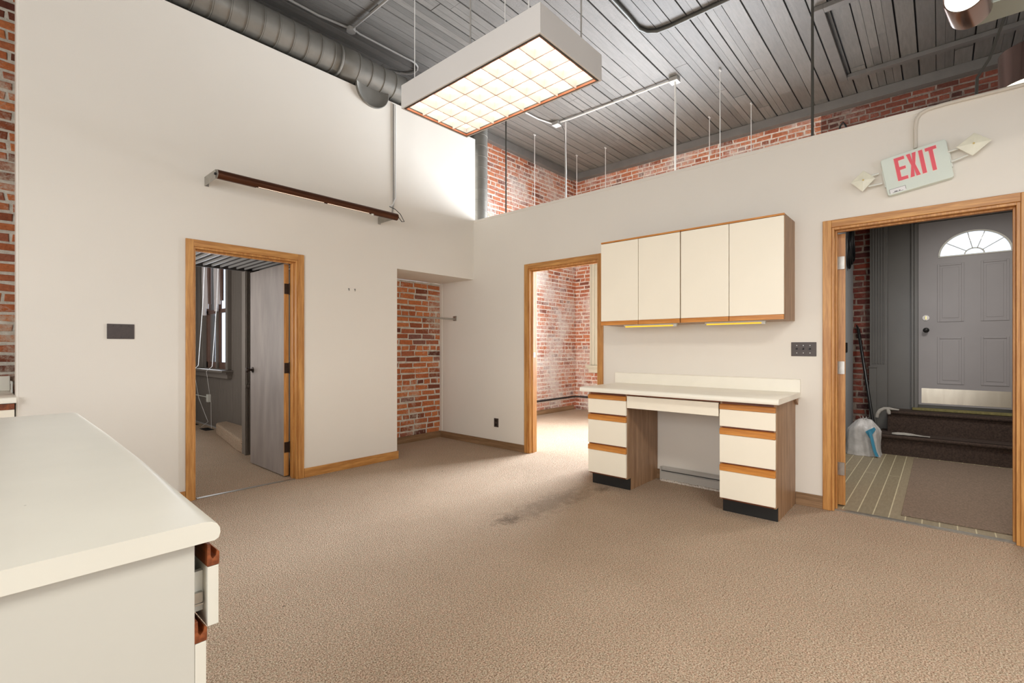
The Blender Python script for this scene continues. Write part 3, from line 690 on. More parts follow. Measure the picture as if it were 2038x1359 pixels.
B(3.802, 3.821, 1.264, 2.036, 0.734, 0.838).build('drawer_front', M['cream_lam'], pd, bevel=0.0015)
m = MB(); m.box(3.822, 4.35, 1.275, 1.29, 0.75, 0.835); m.box(3.822, 4.35, 2.01, 2.025, 0.75, 0.835); m.box(3.822, 4.35, 1.29, 2.01, 0.75, 0.758); m.box(4.335, 4.35, 1.29, 2.01, 0.758, 0.835)
m.build('drawer_box', M['cab_wood'], pd)
B(3.812, 3.836, 1.259, 2.041, 0.842, 0.858).build('rail', M['redwood'], pd)
ct = thing('desk_countertop', 'long cream laminate desktop with backsplash on two drawer pedestals', 'countertop', (4.1, 1.65, 0.86))
prof = [(XB, 0.860), (XB, 0.900), (3.742, 0.900), (3.730, 0.896), (3.722, 0.886), (3.720, 0.872), (3.724, 0.860)]
MB().prism(prof, 'y', 0.834, 2.470).build('top', M['counter'], ct, smooth=40)
MB().prism([(4.412, 0.9005), (XB-0.001, 0.9005), (XB-0.001, 1.002), (4.424, 1.006), (4.414, 1.000)], 'y', 0.834, 2.496).build('backsplash', M['counter'], ct, smooth=30)
MB().prism([(4.33, 0.86), (4.43, 0.86), (4.43, 0.80)], 'y', 0.850, 0.868).build('corbel', M['cab_wood'], ct)

# baseboard heater in the kneehole
M['heater'] = paint('grey_heater_enamel', (190, 186, 178), 0.35, 0.2, var=0.06)
ht = thing('baseboard_heater', 'grey metal baseboard heater under the desk', 'heater', (4.40, 1.63, 0))
MB().prism([(4.372, 0.012), (XB-0.016, 0.012), (XB-0.016, 0.128), (4.405, 0.128), (4.395, 0.112), (4.395, 0.098), (4.372, 0.078)], 'y', 1.262, 1.985).build('cover', M['heater'], ht, bevel=0.002)
B(4.378, 4.394, 1.265, 1.982, 0.090, 0.094).build('damper', M['black'], ht)
B(4.370, 4.398, 1.981, 1.994, 0.0, 0.128).build('end_cap', M['heater'], ht, bevel=0.002)
fr = MB(); rnd = random.Random(4)
for i in range(90):
    y = 1.27+0.71*i/90; fr.box(4.352+rnd.uniform(-0.006, 0.006), 4.372, y, y+0.0075, 0.0, 0.010+rnd.uniform(0, 0.009))
M['fringe'] = paint('frayed_white_carpet_edge', (214, 204, 192), 0.9, var=0.1)
_f = tag(fr.build('carpet_fringe', M['fringe']), 'frayed white carpet edge in front of the baseboard heater', 'carpet edge'); _f['kind'] = 'stuff'

# ------------------------------------------------------------------ exit sign with emergency lamps
ex = thing('exit_sign', 'white emergency exit sign with red letters and two diamond lamps, hanging crooked', 'exit sign', (4.38, 0.321, 2.613))
AN = math.radians(9.3)
eu = Vector((0, -math.cos(AN), math.sin(AN))); ev = Vector((0, math.sin(AN), math.cos(AN))); O = Vector((4.38, 0.321, 2.613))
def SP(u, v, d=0.0): return O+eu*u+ev*v+Vector((d, 0, 0))     # d towards the wall
def splate(poly, d0, d1):
    n = len(poly); m = MB(); vs = [SP(u, v, d0) for u, v in poly]+[SP(u, v, d1) for u, v in poly]
    m.add(vs, [tuple(range(n)), tuple(range(2*n-1, n-1, -1))]+[(i, (i+1) % n, (i+1) % n+n, i+n) for i in range(n)]); return m
def rrect(u0, u1, v0, v1, r, n=4):
    out = []
    for cu, cv, a0 in ((u1-r, v1-r, 0), (u0+r, v1-r, PI/2), (u0+r, v0+r, PI), (u1-r, v0+r, 3*PI/2)):
        for i in range(n+1): a = a0+PI/2*i/n; out.append((cu+r*math.cos(a), cv+r*math.sin(a)))
    return out
splate(rrect(0, 0.356, -0.271, 0, 0.016), 0.0, 0.050).build('housing', M['sign'], ex, bevel=0.003)
def poly_letter(strokes, mat_in, mat_edge):
    m = MB(); e_ = MB()
    for p in strokes:
        m2 = splate(p, -0.0035, -0.0015); m.add(m2.v, m2.f)
        cu = sum(x for x, _ in p)/len(p); cv = sum(y for _, y in p)/len(p)
        q = [(x+(0.0026 if x > cu+0.001 else (-0.0026 if x < cu-0.001 else 0)), y+(0.0026 if y > cv else -0.0026)) for x, y in p]
        m2 = splate(q, -0.0015, 0.0); e_.add(m2.v, m2.f)
    o = m.build('letter', mat_in, ex); e_.build('letter_edge', mat_edge, o)
T, Bt, s_ = -0.022, -0.188, 0.021
R_ = lambda u0, u1, v0, v1: [(u0, v0), (u1, v0), (u1, v1), (u0, v1)]
poly_letter([R_(0.073, 0.073+s_, Bt, T), R_(0.094, 0.130, T-0.022, T), R_(0.094, 0.128, -0.113, -0.093), R_(0.094, 0.130, Bt, Bt+0.022)], M['red'], M['red_edge'])
poly_letter([[(0.142, Bt), (0.164, Bt), (0.169, -0.128), (0.174, Bt), (0.196, Bt), (0.180, -0.105), (0.195, T), (0.174, T), (0.169, -0.082), (0.164, T), (0.142, T), (0.158, -0.105)]], M['red'], M['red_edge'])
poly_letter([R_(0.208, 0.230, Bt, T)], M['red'], M['red_edge'])
poly_letter([R_(0.261, 0.282, Bt, T-0.022), R_(0.243, 0.302, T-0.022, T)], M['red'], M['red_edge'])
M['label_w'] = paint('white_label', (240, 238, 236), 0.5)
st = splate(R_(0.016, 0.104, -0.262, -0.232), -0.002, 0.0).build('test_label', M['label_w'], ex)
m = MB()
for p in (R_(0.014, 0.106, -0.232, -0.2305), R_(0.014, 0.016, -0.262, -0.2305), R_(0.104, 0.106, -0.255, -0.2305), R_(0.03, 0.09, -0.2595, -0.2575), R_(0.04, 0.058, -0.2555, -0.2505), R_(0.066, 0.074, -0.2555, -0.2505)):
    m2 = splate(p, -0.003, -0.0022); m.add(m2.v, m2.f)
m.build('label_print', M['rod_dark'], st)
M['lamp_cream'] = paint('cream_lamp_lens', (230, 226, 204), 0.35, var=0.05, vs=20)
def lamp(cy, cz, rl, rr, rt, rb):
    q = Vector((4.345, cy, cz))
    out = [Vector((4.352, rl, cz-0.002)), Vector((4.352, cy-0.002, rt)), Vector((4.352, rr, cz)), Vector((4.352, cy+0.005, rb))]
    m = MB(); bk = [p*1.0 for p in out]
    for p in bk: p.x = 4.372
    for i, p in enumerate(bk): bk[i] = Vector((4.385, cy+(p.y-cy)*0.55, cz+(p.z-cz)*0.55))
    m.add([q]+out+bk, [(0, 1, 2), (0, 2, 3), (0, 3, 4), (0, 4, 1), (1, 2, 6, 5), (2, 3, 7, 6), (3, 4, 8, 7), (4, 1, 5, 8), (5, 6, 7, 8)])
    h = m.build('lamp_head', M['lamp_cream'], ex, bevel=0.003)
    MB().lathe([(0, 0), (0.006, 0), (0.006, 0.003), (0, 0.003)], (4.346, cy, cz), (-1, 0, 0), 12).build('lamp_bulb', M['brass'], h)
lamp(0.418, 2.485, 0.495, 0.345, 2.558, 2.400); lamp(-0.167, 2.590, -0.080, -0.253, 2.662, 2.510)
for a, b_ in (((4.385, 0.330, 2.522), (4.378, 0.385, 2.512)), ((4.385, 0.310, 2.446), (4.378, 0.390, 2.440)), ((4.385, -0.04, 2.578), (4.378, -0.120, 2.590)), ((4.385, -0.058, 2.508), (4.378, -0.140, 2.530))):
    MB().cyl(a, b_, 0.007, 10).build('arm', M['plastic_white'], ex, smooth=60)
splate(R_(-0.006, 0.0, -0.20, -0.08), 0.012, 0.03).build('side_bracket', M['plastic_white'], ex)
splate(R_(0.356, 0.362, -0.20, -0.08), 0.012, 0.03).build('side_bracket', M['plastic_white'], ex)
M['wall_pipe'] = paint('cream_pipe_paint', (214, 205, 190), 0.5)
conduit('exit_sign_conduit', [(XB-0.012, 0.128, 2.66), (XB-0.012, 0.128, 2.80), (XB-0.012, 0.122, 2.86), (XB-0.012, 0.10, 2.895), (XB-0.017, 0.06, 2.912), (XB-0.017, -0.03, 2.918), (XB-0.017, -0.9, 2.918)], 0.012, M['wall_pipe'], 'cream painted conduit curving up from the exit sign to the wall top')

# ------------------------------------------------------------------ spotlights at the top right
sp = thing('spotlight', 'chrome cylinder spotlight with a lit cream face at the top right', 'spotlight', (2.87, -0.07, 2.80))
ax = Vector((0.985, -0.12, 0.05)).normalized(); o_ = Vector((2.70, -0.078, 2.704))
M['chrome_brown'] = paint('smoky_chrome', (126, 104, 98), 0.22, 0.9, var=0.08, vs=2)
MB().lathe([(0.064, 0.002), (0.068, 0), (0.070, 0.006), (0.070, 0.18), (0.04, 0.192), (0, 0.192)], o_, ax, 36).build('shade', M['chrome_brown'], sp, smooth=40)
MB().lathe([(0, 0.006), (0.065, 0.006)], o_, ax, 30).build('lens', M['lamp_face'], sp)
MB().cyl(o_+ax*0.1+Vector((0, 0, 0.065)), o_+ax*0.1+Vector((0, 0, CZ-2.71)), 0.008, 8).build('stem', M['rod_dark'], sp)
tr = thing('light_housing', 'pale grey-green metal light housing behind the chrome spotlight', 'light housing', (3.3, -0.5, 2.75))
B(2.95, 3.115, -1.3, -0.095, 2.755, 2.90).build('box', M['green_grey'], tr, bevel=0.004)
for y in (-0.3, -1.1): MB().cyl((3.03, y, 2.90), (3.03, y, CZ), 0.006, 8).build('suspension_cable', M['rod_dark'], tr)
s2 = thing('spotlight', 'smoky chrome can light with a glowing white rim behind the right wall top', 'spotlight', (4.82, -0.44, 3.2))
MB().lathe([(0.185, 0.0), (0.19, 0.0), (0.19, 0.25), (0.17, 0.262), (0.0, 0.262)], (4.86, -0.50, 3.06), (0, 0, 1), 48).build('shade', M['chrome_brown'], s2, smooth=40)
MB().lathe([(0.0, 0.03), (0.183, 0.03)], (4.86, -0.50, 3.06), (0, 0, 1), 40).build('lens', M['lamp_face'], s2)
MB().cyl((4.86, -0.46, 3.32), (4.86, -0.46, CZ), 0.011, 8).build('stem', M['black'], s2)
conduit('dark_cable', [(4.7, -0.40, CZ-0.02), (4.62, -0.36, 3.9), (4.60, -0.335, 3.5), (4.56, -0.25, 3.2), (4.52, -0.19, 3.08), (4.50, -0.185, BT)], 0.009, M['rod_dark'], 'dark cable curving down to the wall top left of the can light', 'cable')

# ------------------------------------------------------------------ island counter in the foreground
def specks(m, scale, r, col):
    nt = m.node_tree; b = nt.nodes['Principled BSDF']; src = b.inputs['Base Color'].links[0].from_socket
    v = coords(nt); vo = node(nt, 'ShaderNodeTexVoronoi'); vo.inputs['Scale'].default_value = scale; nt.links.new(v, vo.inputs['Vector'])
    nt.links.new(mixc(nt, math_(nt, 'MULTIPLY', math_(nt, 'LESS_THAN', vo.outputs['Distance'], r), 0.6), src, lin(col)), b.inputs['Base Color'])
specks(M['island'], 9, 0.02, (90, 84, 76))
isl = thing('island_cabinet', 'white laminate cabinet under the foreground counter with two drawers ajar', 'cabinet', (0.0, 2.2, 0))
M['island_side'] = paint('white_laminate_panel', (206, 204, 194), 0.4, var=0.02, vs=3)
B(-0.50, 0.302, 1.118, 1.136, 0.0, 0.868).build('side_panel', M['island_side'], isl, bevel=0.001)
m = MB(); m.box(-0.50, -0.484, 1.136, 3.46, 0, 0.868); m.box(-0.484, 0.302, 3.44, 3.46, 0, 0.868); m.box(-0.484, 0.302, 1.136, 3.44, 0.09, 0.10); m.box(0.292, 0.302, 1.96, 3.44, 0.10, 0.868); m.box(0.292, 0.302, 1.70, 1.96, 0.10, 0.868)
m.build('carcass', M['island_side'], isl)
def pull_rail(x, y0, y1, z0, z1, parent):
    m = MB(); m.prism([(x, z0), (x+0.0215, z0), (x+0.0225, z0+0.006), (x+0.0225, z0+0.026), (x+0.018, z0+0.030), (x+0.016, z0+0.019), (x+0.010, z0+0.014), (x+0.007, z0+0.020), (x+0.006, z1), (x, z1)], 'y', y0, y1)
    return m.build('pull', M['redwood'], parent, bevel=0.0008)
def isl_drawer(dx, zb, zm, zt_, y0=1.118, y1=1.69):
    x = 0.3025+dx
    f = B(x, x+0.020, y0, y1, zb, zm-0.001).build('drawer', M['island'], isl, bevel=0.001)
    pull_rail(x-0.001, y0, y1, zm, zt_, f)
    b = MB(); b.box(0.05, x-0.0005, y0+0.03, y0+0.042, zb+0.025, zm-0.015); b.box(0.05, x-0.0005, y1-0.042, y1-0.03, zb+0.025, zm-0.015); b.box(0.05, x-0.0005, y0+0.042, y1-0.042, zb+0.03, zb+0.038)
    b.build('drawer_box', M['island'], f)
    sl = MB(); sl.box(0.10, x-0.003, y0+0.0205, y0+0.0295, zb+0.045, zb+0.066); sl.box(0.10, x-0.003, y0+0.0185, y0+0.0295, zb+0.0405, zb+0.0445)
    sl.build('slide', M['steel'], f)
isl_drawer(0.0225, 0.690, 0.812, 0.858); isl_drawer(0.0, 0.42, 0.664, 0.708); isl_drawer(0.0, 0.11, 0.37, 0.414)
ic = thing('island_countertop', 'large white laminate countertop with rounded front edge in the foreground', 'countertop', (0, 2.3, 0.87))
m = MB(); nz = [(0.0, 0.870)]
secs = [(1.098, 0.342), (1.35, 0.350), (1.9, 0.371), (2.6, 0.388), (3.487, 0.400)]
vs = []; k_ = 0
for (yy, xe) in secs:
    ring = [(-0.55, 0.870), (xe-0.010, 0.870), (xe-0.003, 0.874), (xe, 0.884), (xe-0.001, 0.894), (xe-0.006, 0.903), (xe-0.016, 0.909), (xe-0.028, 0.911), (-0.55, 0.911)]
    vs += [(x, yy, z) for x, z in ring]; k_ = len(ring)
fs = [(i*k_+j, i*k_+(j+1) % k_, (i+1)*k_+(j+1) % k_, (i+1)*k_+j) for i in range(len(secs)-1) for j in range(k_)]
fs += [tuple(range(k_-1, -1, -1)), tuple(range((len(secs)-1)*k_, len(secs)*k_))]
m.add(vs, fs); m.build('top', M['island'], ic, smooth=45)

# counter against the brick beyond the left wall's end
bc = thing('sink_counter', 'white countertop with red wood drawer front at the far left edge', 'counter', (-0.2, 4.9, 0))
MB().prism([(5.27, 0.895), (5.27, 0.935), (4.572, 0.935), (4.556, 0.929), (4.550, 0.915), (4.552, 0.895)], 'x', -1.4, 0.212).build('top', M['counter'], bc, smooth=40)
B(-1.4, 0.212, 5.248, 5.27, 0.9355, 1.045).build('backsplash', M['counter'], bc, bevel=0.003)
B(-1.4, 0.20, 4.60, 5.27, 0.0, 0.893).build('carcass', M['island_side'], bc)
m = B(-0.5, 0.205, 4.582, 4.599, 0.65, 0.850).build('drawer', M['cream_lam'], bc, bevel=0.001)
B(-0.5, 0.205, 4.575, 4.599, 0.851, 0.889).build('pull', M['redwood'], m)
eo = thing('wall_outlet', 'small white outlet plate at the wall end above the far left counter', 'outlet', (0.2, 5.0, 0.98))
B(0.204, 0.2125, 4.93, 5.03, 0.938, 1.02).build('plate', M['plastic_white'], eo, bevel=0.001)
MB().box(0.2025, 0.2045, 4.96, 5.0, 0.96, 1.0).build('socket', M['galv'], eo)

# ------------------------------------------------------------------ room beyond the middle doorway
wi = bpy.data.objects.new('window_1', None); C.objects.link(wi); wi.location = (8.25, 4.2, 0.85); wi['kind'] = 'structure'
m = MB()
for i, (a, b_, dx) in enumerate(((5.205, 5.235, 0.045), (5.165, 5.203, 0.035), (5.125, 5.163, 0.045), (5.085, 5.123, 0.035), (5.04, 5.083, 0.055))): m.box(8.295-dx, 8.296, a, b_, 0.905, 3.24)
for i, (a, b_, dx) in enumerate(((3.10, 3.14, 0.045), (3.142, 3.18, 0.035), (3.182, 3.22, 0.045), (3.222, 3.26, 0.035), (3.262, 3.31, 0.055))): m.box(8.295-dx, 8.296, a, b_, 0.905, 3.24)
M['casing'] = paint('cream_gloss_casing', (206, 200, 178), 0.4, var=0.03)
m.box(8.24, 8.296, 3.10, 5.235, 3.24, 3.36); m.build('casing', M['casing'], wi, bevel=0.002)
m = MB(); m.box(8.16, 8.42, 3.06, 5.28, 0.862, 0.903); m.box(8.21, 8.296, 3.10, 5.235, 0.76, 0.860); m.box(8.185, 8.296, 3.08, 5.255, 0.835, 0.861); m.build('sill', M['casing'], wi, bevel=0.003)
m = MB(); m.box(8.34, 8.38, 3.31, 3.36, 0.905, 3.2); m.box(8.34, 8.38, 4.99, 5.04, 0.905, 3.2); m.box(8.34, 8.38, 4.13, 4.20, 0.905, 3.2); m.box(8.34, 8.38, 3.36, 4.99, 0.905, 0.96); m.box(8.34, 8.38, 3.36, 4.99, 3.14, 3.2); m.box(8.34, 8.38, 3.36, 4.99, 2.0, 2.05)
m.build('sash', M['casing'], wi)
B(8.358, 8.362, 3.36, 4.99, 0.96, 3.14).build('pane', M['glass'], wi)
conduit('floor_conduit', [(4.7, 5.575, 0.262), (8.16, 5.575, 0.262), (8.26, 5.48, 0.262), (8.262, 4.2, 0.262)], 0.016, M['black'], 'black pipe running low along the pale brick wall through the middle doorway', 'pipe')
MB().box(XB+0.05, XB+0.08, 3.6455, 3.6475, 0.93, 1.02)
q = B(XB+0.055, XB+0.095, 3.6335, 3.6350, 1.14, 1.20).build('strike_plate', M['steel']); tag(q, 'small steel strike plate on the middle doorway jamb', 'strike plate')

# ------------------------------------------------------------------ vestibule beyond the right doorway
wall('wall_vestibule_left', 'y', 0.86, 0.95, XB+0.12, 8.30, 0, 2.90, [], paint('pale_vestibule_paint', (178, 182, 184), 0.6, var=0.05))
wall('wall_vestibule_right', 'y', -1.32, -1.20, XB+0.12, 8.30, 0, 2.90, [], M['wall_dark'])
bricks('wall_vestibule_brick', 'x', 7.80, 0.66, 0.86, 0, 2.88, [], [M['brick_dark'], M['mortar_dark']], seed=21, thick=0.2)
struct(B(XB+0.125, 8.2, -1.2, 0.86, 2.88, 2.92).build('ceiling', M['vest_trim'], keep=True))
wall('wall_vestibule_front', 'x', 7.76, 7.90, -1.2, 0.66, 0, 2.88, [(-0.630, 0.192, 0.566, 2.77)], M['vest_trim'])
m = MB()                                                        # fluted pilaster with plinth block
m.box(7.700, 7.758, 0.490, 0.672, 0.0, 2.86)
for i in range(5): m.box(7.688, 7.700, 0.520+0.028*i, 0.534+0.028*i, 1.05, 2.86)
m.box(7.680, 7.700, 0.600, 0.678, 0.0, 1.00); m.box(7.672, 7.700, 0.594, 0.684, 1.00, 1.022)
struct(m.build('trim_17', M['vest_trim'], bevel=0.003))
m = MB(); m.box(7.715, 7.758, 0.235, 0.262, 0.52, 2.86); m.box(7.70, 7.758, 0.196, 0.233, 0.52, 2.80); m.box(7.70, 7.758, -0.68, -0.645, 0.52, 2.80); m.box(7.70, 7.758, -0.68, 0.233, 2.775, 2.86); m.box(7.66, 7.758, -0.72, 0.26, 2.83, 2.86)
struct(m.build('trim_18', M['vest_trim'], bevel=0.003))
# entry door with fanlight
d3 = bpy.data.objects.new('door_3', None); C.objects.link(d3); d3.location = (7.74, -0.215, 0.56); d3['kind'] = 'structure'
DX0, DX1 = 7.722, 7.765
ya, yb, zbot, ztop = 0.194, -0.632, 0.565, 2.772
fc, fw_, fh, fz = -0.302, 0.302, 0.265, 2.345
m = MB(); m.box(DX0, DX1, yb, ya, zbot, fz)
N = 24; arcp = [(fc+fw_*math.cos(PI*i/N), fz+fh*math.sin(PI*i/N)) for i in range(N+1)]
outp = []
for i in range(N+1):
    a = PI*i/N; cx_, cz_ = math.cos(a), math.sin(a)
    tx = ((ya-fc) if cx_ > 0 else (fc-yb))/abs(cx_) if abs(cx_) > 1e-6 else 1e9
    tz = (ztop-fz)/cz_ if cz_ > 1e-6 else 1e9
    t_ = min(tx, tz); outp.append((fc+t_*cx_, fz+t_*cz_))
outp[0] = (ya, fz); outp[-1] = (yb, fz)
for i in range(N):
    poly = [arcp[i], outp[i], outp[i+1], arcp[i+1]]
    oa, ob = outp[i], outp[i+1]
    if abs(oa[0]-ob[0]) > 1e-6 and abs(oa[1]-ob[1]) > 1e-6:
        corner = (ya if oa[0] > fc else yb, ztop); poly = [arcp[i], oa, corner, ob, arcp[i+1]]
    m.prism(poly, 'x', DX0, DX1)
m.build('door_slab', M['door_ext'], d3)
# moulded panels
m = MB()
for (y0, y1, z0, z1) in ((-0.215, 0.020, 1.565, 2.255), (-0.585, -0.355, 1.565, 2.255), (-0.215, 0.020, 0.825, 1.385), (-0.585, -0.355, 0.825, 1.385)):
    w_ = 0.022
    for (a, b_, c_, d_) in ((y0, y0+w_, z0, z1), (y1-w_, y1, z0, z1), (y0+w_, y1-w_, z0, z0+w_), (y0+w_, y1-w_, z1-w_, z1)): m.box(DX0-0.007, DX0, a, b_, c_, d_)
    m.box(DX0-0.004, DX0, y0+0.045, y1-0.045, z0+0.045, z1-0.045)
m.build('panel_moulding', M['door_ext'], d3, bevel=0.003)
fl = MB()
ring = [(fc+(fw_+0.012)*math.cos(PI*i/N), fz+(fh+0.012)*math.sin(PI*i/N)) for i in range(N+1)]; inn = [(fc+(fw_-0.006)*math.cos(PI*i/N), fz+(fh-0.006)*math.sin(PI*i/N)) for i in range(N+1)]
for i in range(N): fl.prism([ring[i], ring[i+1], inn[i+1], inn[i]], 'x', DX0-0.012, DX0+0.01)
ii = [(fc+0.09*math.cos(PI*i/12), fz+0.075*math.sin(PI*i/12)) for i in range(13)]; jj = [(fc+0.076*math.cos(PI*i/12), fz+0.061*math.sin(PI*i/12)) for i in range(13)]
for i in range(12): fl.prism([ii[i], ii[i+1], jj[i+1], jj[i]], 'x', DX0-0.006, DX0+0.008)
for a in (PI/5, 2*PI/5+0.12, 3*PI/5-0.12+0.1, 4*PI/5):
    p0 = Vector((0, fc+0.085*math.cos(a), fz+0.07*math.sin(a))); p1 = Vector((0, fc+fw_*math.cos(a), fz+fh*math.sin(a))); d_ = (p1-p0).normalized(); nn = Vector((0, -d_.z, d_.y))*0.0045
    fl.prism([(p.y, p.z) for p in (p0+nn, p1+nn, p1-nn, p0-nn)], 'x', DX0-0.006, DX0+0.008)
fl.box(DX0-0.012, DX0+0.01, fc-fw_-0.012, fc+fw_+0.012, fz-0.01, fz+0.004)
fg = fl.build('fanlight_frame', M['plastic_white'], d3)
MB().prism(arcp, 'x', DX0+0.018, DX0+0.022).build('fanlight_glass', M['glass'], fg)
M['kick'] = paint('brushed_steel_kick_plate', (196, 190, 176), 0.25, 0.9, var=0.1, vs=2, stretch=(1, 6, 1))
B(DX0-0.003, DX0-0.0005, yb+0.03, ya-0.03, 0.585, 0.765).build('kick_plate', M['kick'], d3)
MB().lathe([(0, 0), (0.030, 0), (0.030, 0.006), (0.012, 0.012), (0.012, 0.035), (0.026, 0.045), (0.028, 0.060), (0.015, 0.072), (0, 0.073)], (DX0, 0.122, 1.470), (-1, 0, 0), 20).build('knob', M['black'], d3, smooth=40)
k = MB().lathe([(0, 0), (0.034, 0), (0.032, 0.010), (0, 0.012)], (DX0, 0.124, 1.618), (-1, 0, 0), 20).build('deadbolt', M['label_w'], d3, smooth=40)
MB().box(DX0-0.028, DX0-0.012, 0.118, 0.128, 1.600, 1.638).build('thumb_turn', M['brass'], k)
struct(B(7.62, 7.755, -0.70, 0.25, 0.50, 0.525).build('trim_19', paint('mossy_threshold', (128, 120, 74), 0.8, var=0.3, vs=30), bevel=0.004))
# carpeted steps
stp = MB()
def nosing(x, z, y0=-1.19, y1=0.545): stp.prism([(x+0.03, z-0.045), (x-0.012, z-0.045), (x-0.026, z-0.034), (x-0.032, z-0.020), (x-0.026, z-0.006), (x-0.012, z), (x+0.03, z)], 'y', y0, y1)
stp.box(7.19, 7.75, -1.19, 0.545, 0.004, 0.235); stp.box(7.46, 7.75, -1.19, 0.475, 0.235, 0.495)
nosing(7.19, 0.235); nosing(7.46, 0.495, -1.19, 0.478)
struct(stp.build('trim_20', M['stair_carpet'], smooth=50))
tag(B(4.625, 7.10, -1.0, 0.215, 0.005, 0.013).build('floor_mat', M['mat'], bevel=0.003), 'brown carpet runner on the tiles leading to the dark steps', 'mat')
# white bag
rnd = random.Random(12); bgm = MB(); nr, na = 16, 56; vs = []
for i in range(nr+1):
    t_ = i/nr; z = 0.006+0.40*t_
    wy = 0.165*(1-0.10*t_-0.75*max(0, t_-0.72)**1.0*2.2) if t_ > 0 else 0.165; wy = max(wy, 0.03)
    if t_ < 0.15: wy += 0.02*(1-t_/0.15)
    wx = 0.13*(1-0.2*t_)*(1 if t_ < 0.8 else max(0.25, 1-(t_-0.8)*3.5))
    for k in range(na):
        a = 2*PI*k/na; fold = 1+0.07*math.sin(5*a+1.5*math.sin(3*t_))+0.05*math.sin(11*a+4*t_)+rnd.uniform(-0.012, 0.012)
        sq = (abs(math.cos(a))**2.6+abs(math.sin(a))**2.6)**(-1/2.6)
        vs.append((7.0+wx*math.cos(a)*fold*sq, 0.685-0.02*t_+wy*math.sin(a)*fold*sq, z+0.012*math.sin(3*a)*t_))
fs = [(i*na+k, i*na+(k+1) % na, (i+1)*na+(k+1) % na, (i+1)*na+k) for i in range(nr) for k in range(na)]
vs.append((7.0, 0.665, 0.43)); fs += [(nr*na+k, nr*na+(k+1) % na, len(vs)-1) for k in range(na)]; fs.append(tuple(range(na-1, -1, -1)))
bgo = thing('plastic_bag', 'crumpled white plastic bag with blue stripe standing beside the dark steps', 'bag', (7.0, 0.685, 0.005))
bgm.add(vs, fs); bgm.build('bag_body', M['bag'], bgo, smooth=55)
m = MB(); rnd = random.Random(3)
for i in range(9):
    a = i*2*PI/9; m.add([(7.0+0.02*math.cos(a), 0.665+0.03*math.sin(a), 0.41), (7.0+0.02*math.cos(a+0.5), 0.665+0.03*math.sin(a+0.5), 0.41), (7.0+0.045*math.cos(a+0.3), 0.665+0.06*math.sin(a+0.3), 0.455+rnd.uniform(-0.01, 0.02))], [(0, 1, 2)])
m.build('gathered_top', M['bag'], bgo, recalc=False)
m = MB()
st_pts = [((6.874, 0.610), 0.30), ((6.866, 0.590), 0.22), ((6.862, 0.575), 0.14), ((6.860, 0.560), 0.07), ((6.862, 0.540), 0.02)]
for i in range(len(st_pts)-1):
    (p, z), (p2, z2) = st_pts[i], st_pts[i+1]
    m.add([(p[0]-0.012, p[1]+0.004, z), (p[0]-0.006, p[1]-0.022, z), (p2[0]-0.006, p2[1]-0.022, z2), (p2[0]-0.012, p2[1]+0.004, z2), (p[0]+0.03, p[1]+0.004, z), (p[0]+0.03, p[1]-0.022, z), (p2[0]+0.03, p2[1]-0.022, z2), (p2[0]+0.03, p2[1]+0.004, z2)],
          [(0, 1, 2, 3), (4, 5, 6, 7), (0, 4, 7, 3), (1, 5, 6, 2), (0, 1, 5, 4), (3, 2, 6, 7)])
m.add([(6.872, 0.64, 0.29), (6.872, 0.56, 0.345), (6.868, 0.545, 0.32), (6.866, 0.60, 0.22), (6.90, 0.64, 0.29), (6.90, 0.56, 0.345), (6.90, 0.545, 0.32), (6.90, 0.60, 0.22)], [(0, 1, 2, 3), (4, 5, 6, 7), (0, 1, 5, 4), (1, 2, 6, 5), (2, 3, 7, 6), (3, 0, 4, 7)])
m.build('blue_stripe', M['blue'], bgo)
bm_ = thing('broom_stick', 'black broom handle leaning on the dark brick beside the steps', 'broom', (7.45, 0.70, 0.02))
MB().cyl((7.28, 0.60, 0.32), (7.775, 0.80, 1.50), 0.017, 12).build('handle', M['black_gloss'], bm_, smooth=50)
MB().tube([(7.775, 0.80, 1.50), (7.77, 0.81, 1.53), (7.76, 0.82, 1.56)], [0.013, 0.011, 0.006], 10).build('hanging_loop', M['black_gloss'], bm_)
hk = thing('hooked_tool', 'grey hook-shaped tool lying on the left corner of the top step', 'tool', (7.42, 0.47, 0.5))
MB().tube([(7.39, 0.575, 0.405), (7.39, 0.568, 0.45), (7.40, 0.545, 0.49), (7.41, 0.505, 0.515), (7.42, 0.46, 0.518), (7.43, 0.42, 0.512), (7.44, 0.365, 0.508)], [0.020, 0.021, 0.022, 0.020, 0.018, 0.013, 0.009], 12).build('shaft', M['rag'], hk, smooth=60)
MB().tube([(7.41, 0.47, 0.512), (7.402, 0.462, 0.48), (7.398, 0.455, 0.452)], [0.018, 0.022, 0.015], 12).build('tooth', M['rag'], hk, smooth=60)
rg = MB(); vs = []; nx_, ny_ = 12, 8; rnd = random.Random(9)
for i in range(nx_+1):
    for k in range(ny_+1):
        u, v_ = i/nx_, k/ny_; wd = 0.07*(1-0.55*u)+0.012*math.sin(7*u)
        vs.append((7.235+0.02*u+wd*(v_-0.4), 0.42-0.34*u, 0.236+0.022*math.sin(PI*v_)*(0.6+0.5*math.sin(5*u))+0.004*rnd.random()))
rg.add(vs, [(i*(ny_+1)+k, (i+1)*(ny_+1)+k, (i+1)*(ny_+1)+k+1, i*(ny_+1)+k+1) for i in range(nx_) for k in range(ny_)])
o = rg.build('work_glove', M['rag'], smooth=60); tag(o, 'flattened grey cloth glove lying on the lower dark step', 'glove')
sm = o.modifiers.new('thickness', 'SOLIDIFY'); sm.thickness = 0.006; sm.offset = 1
cb = MB(); rnd = random.Random(2)
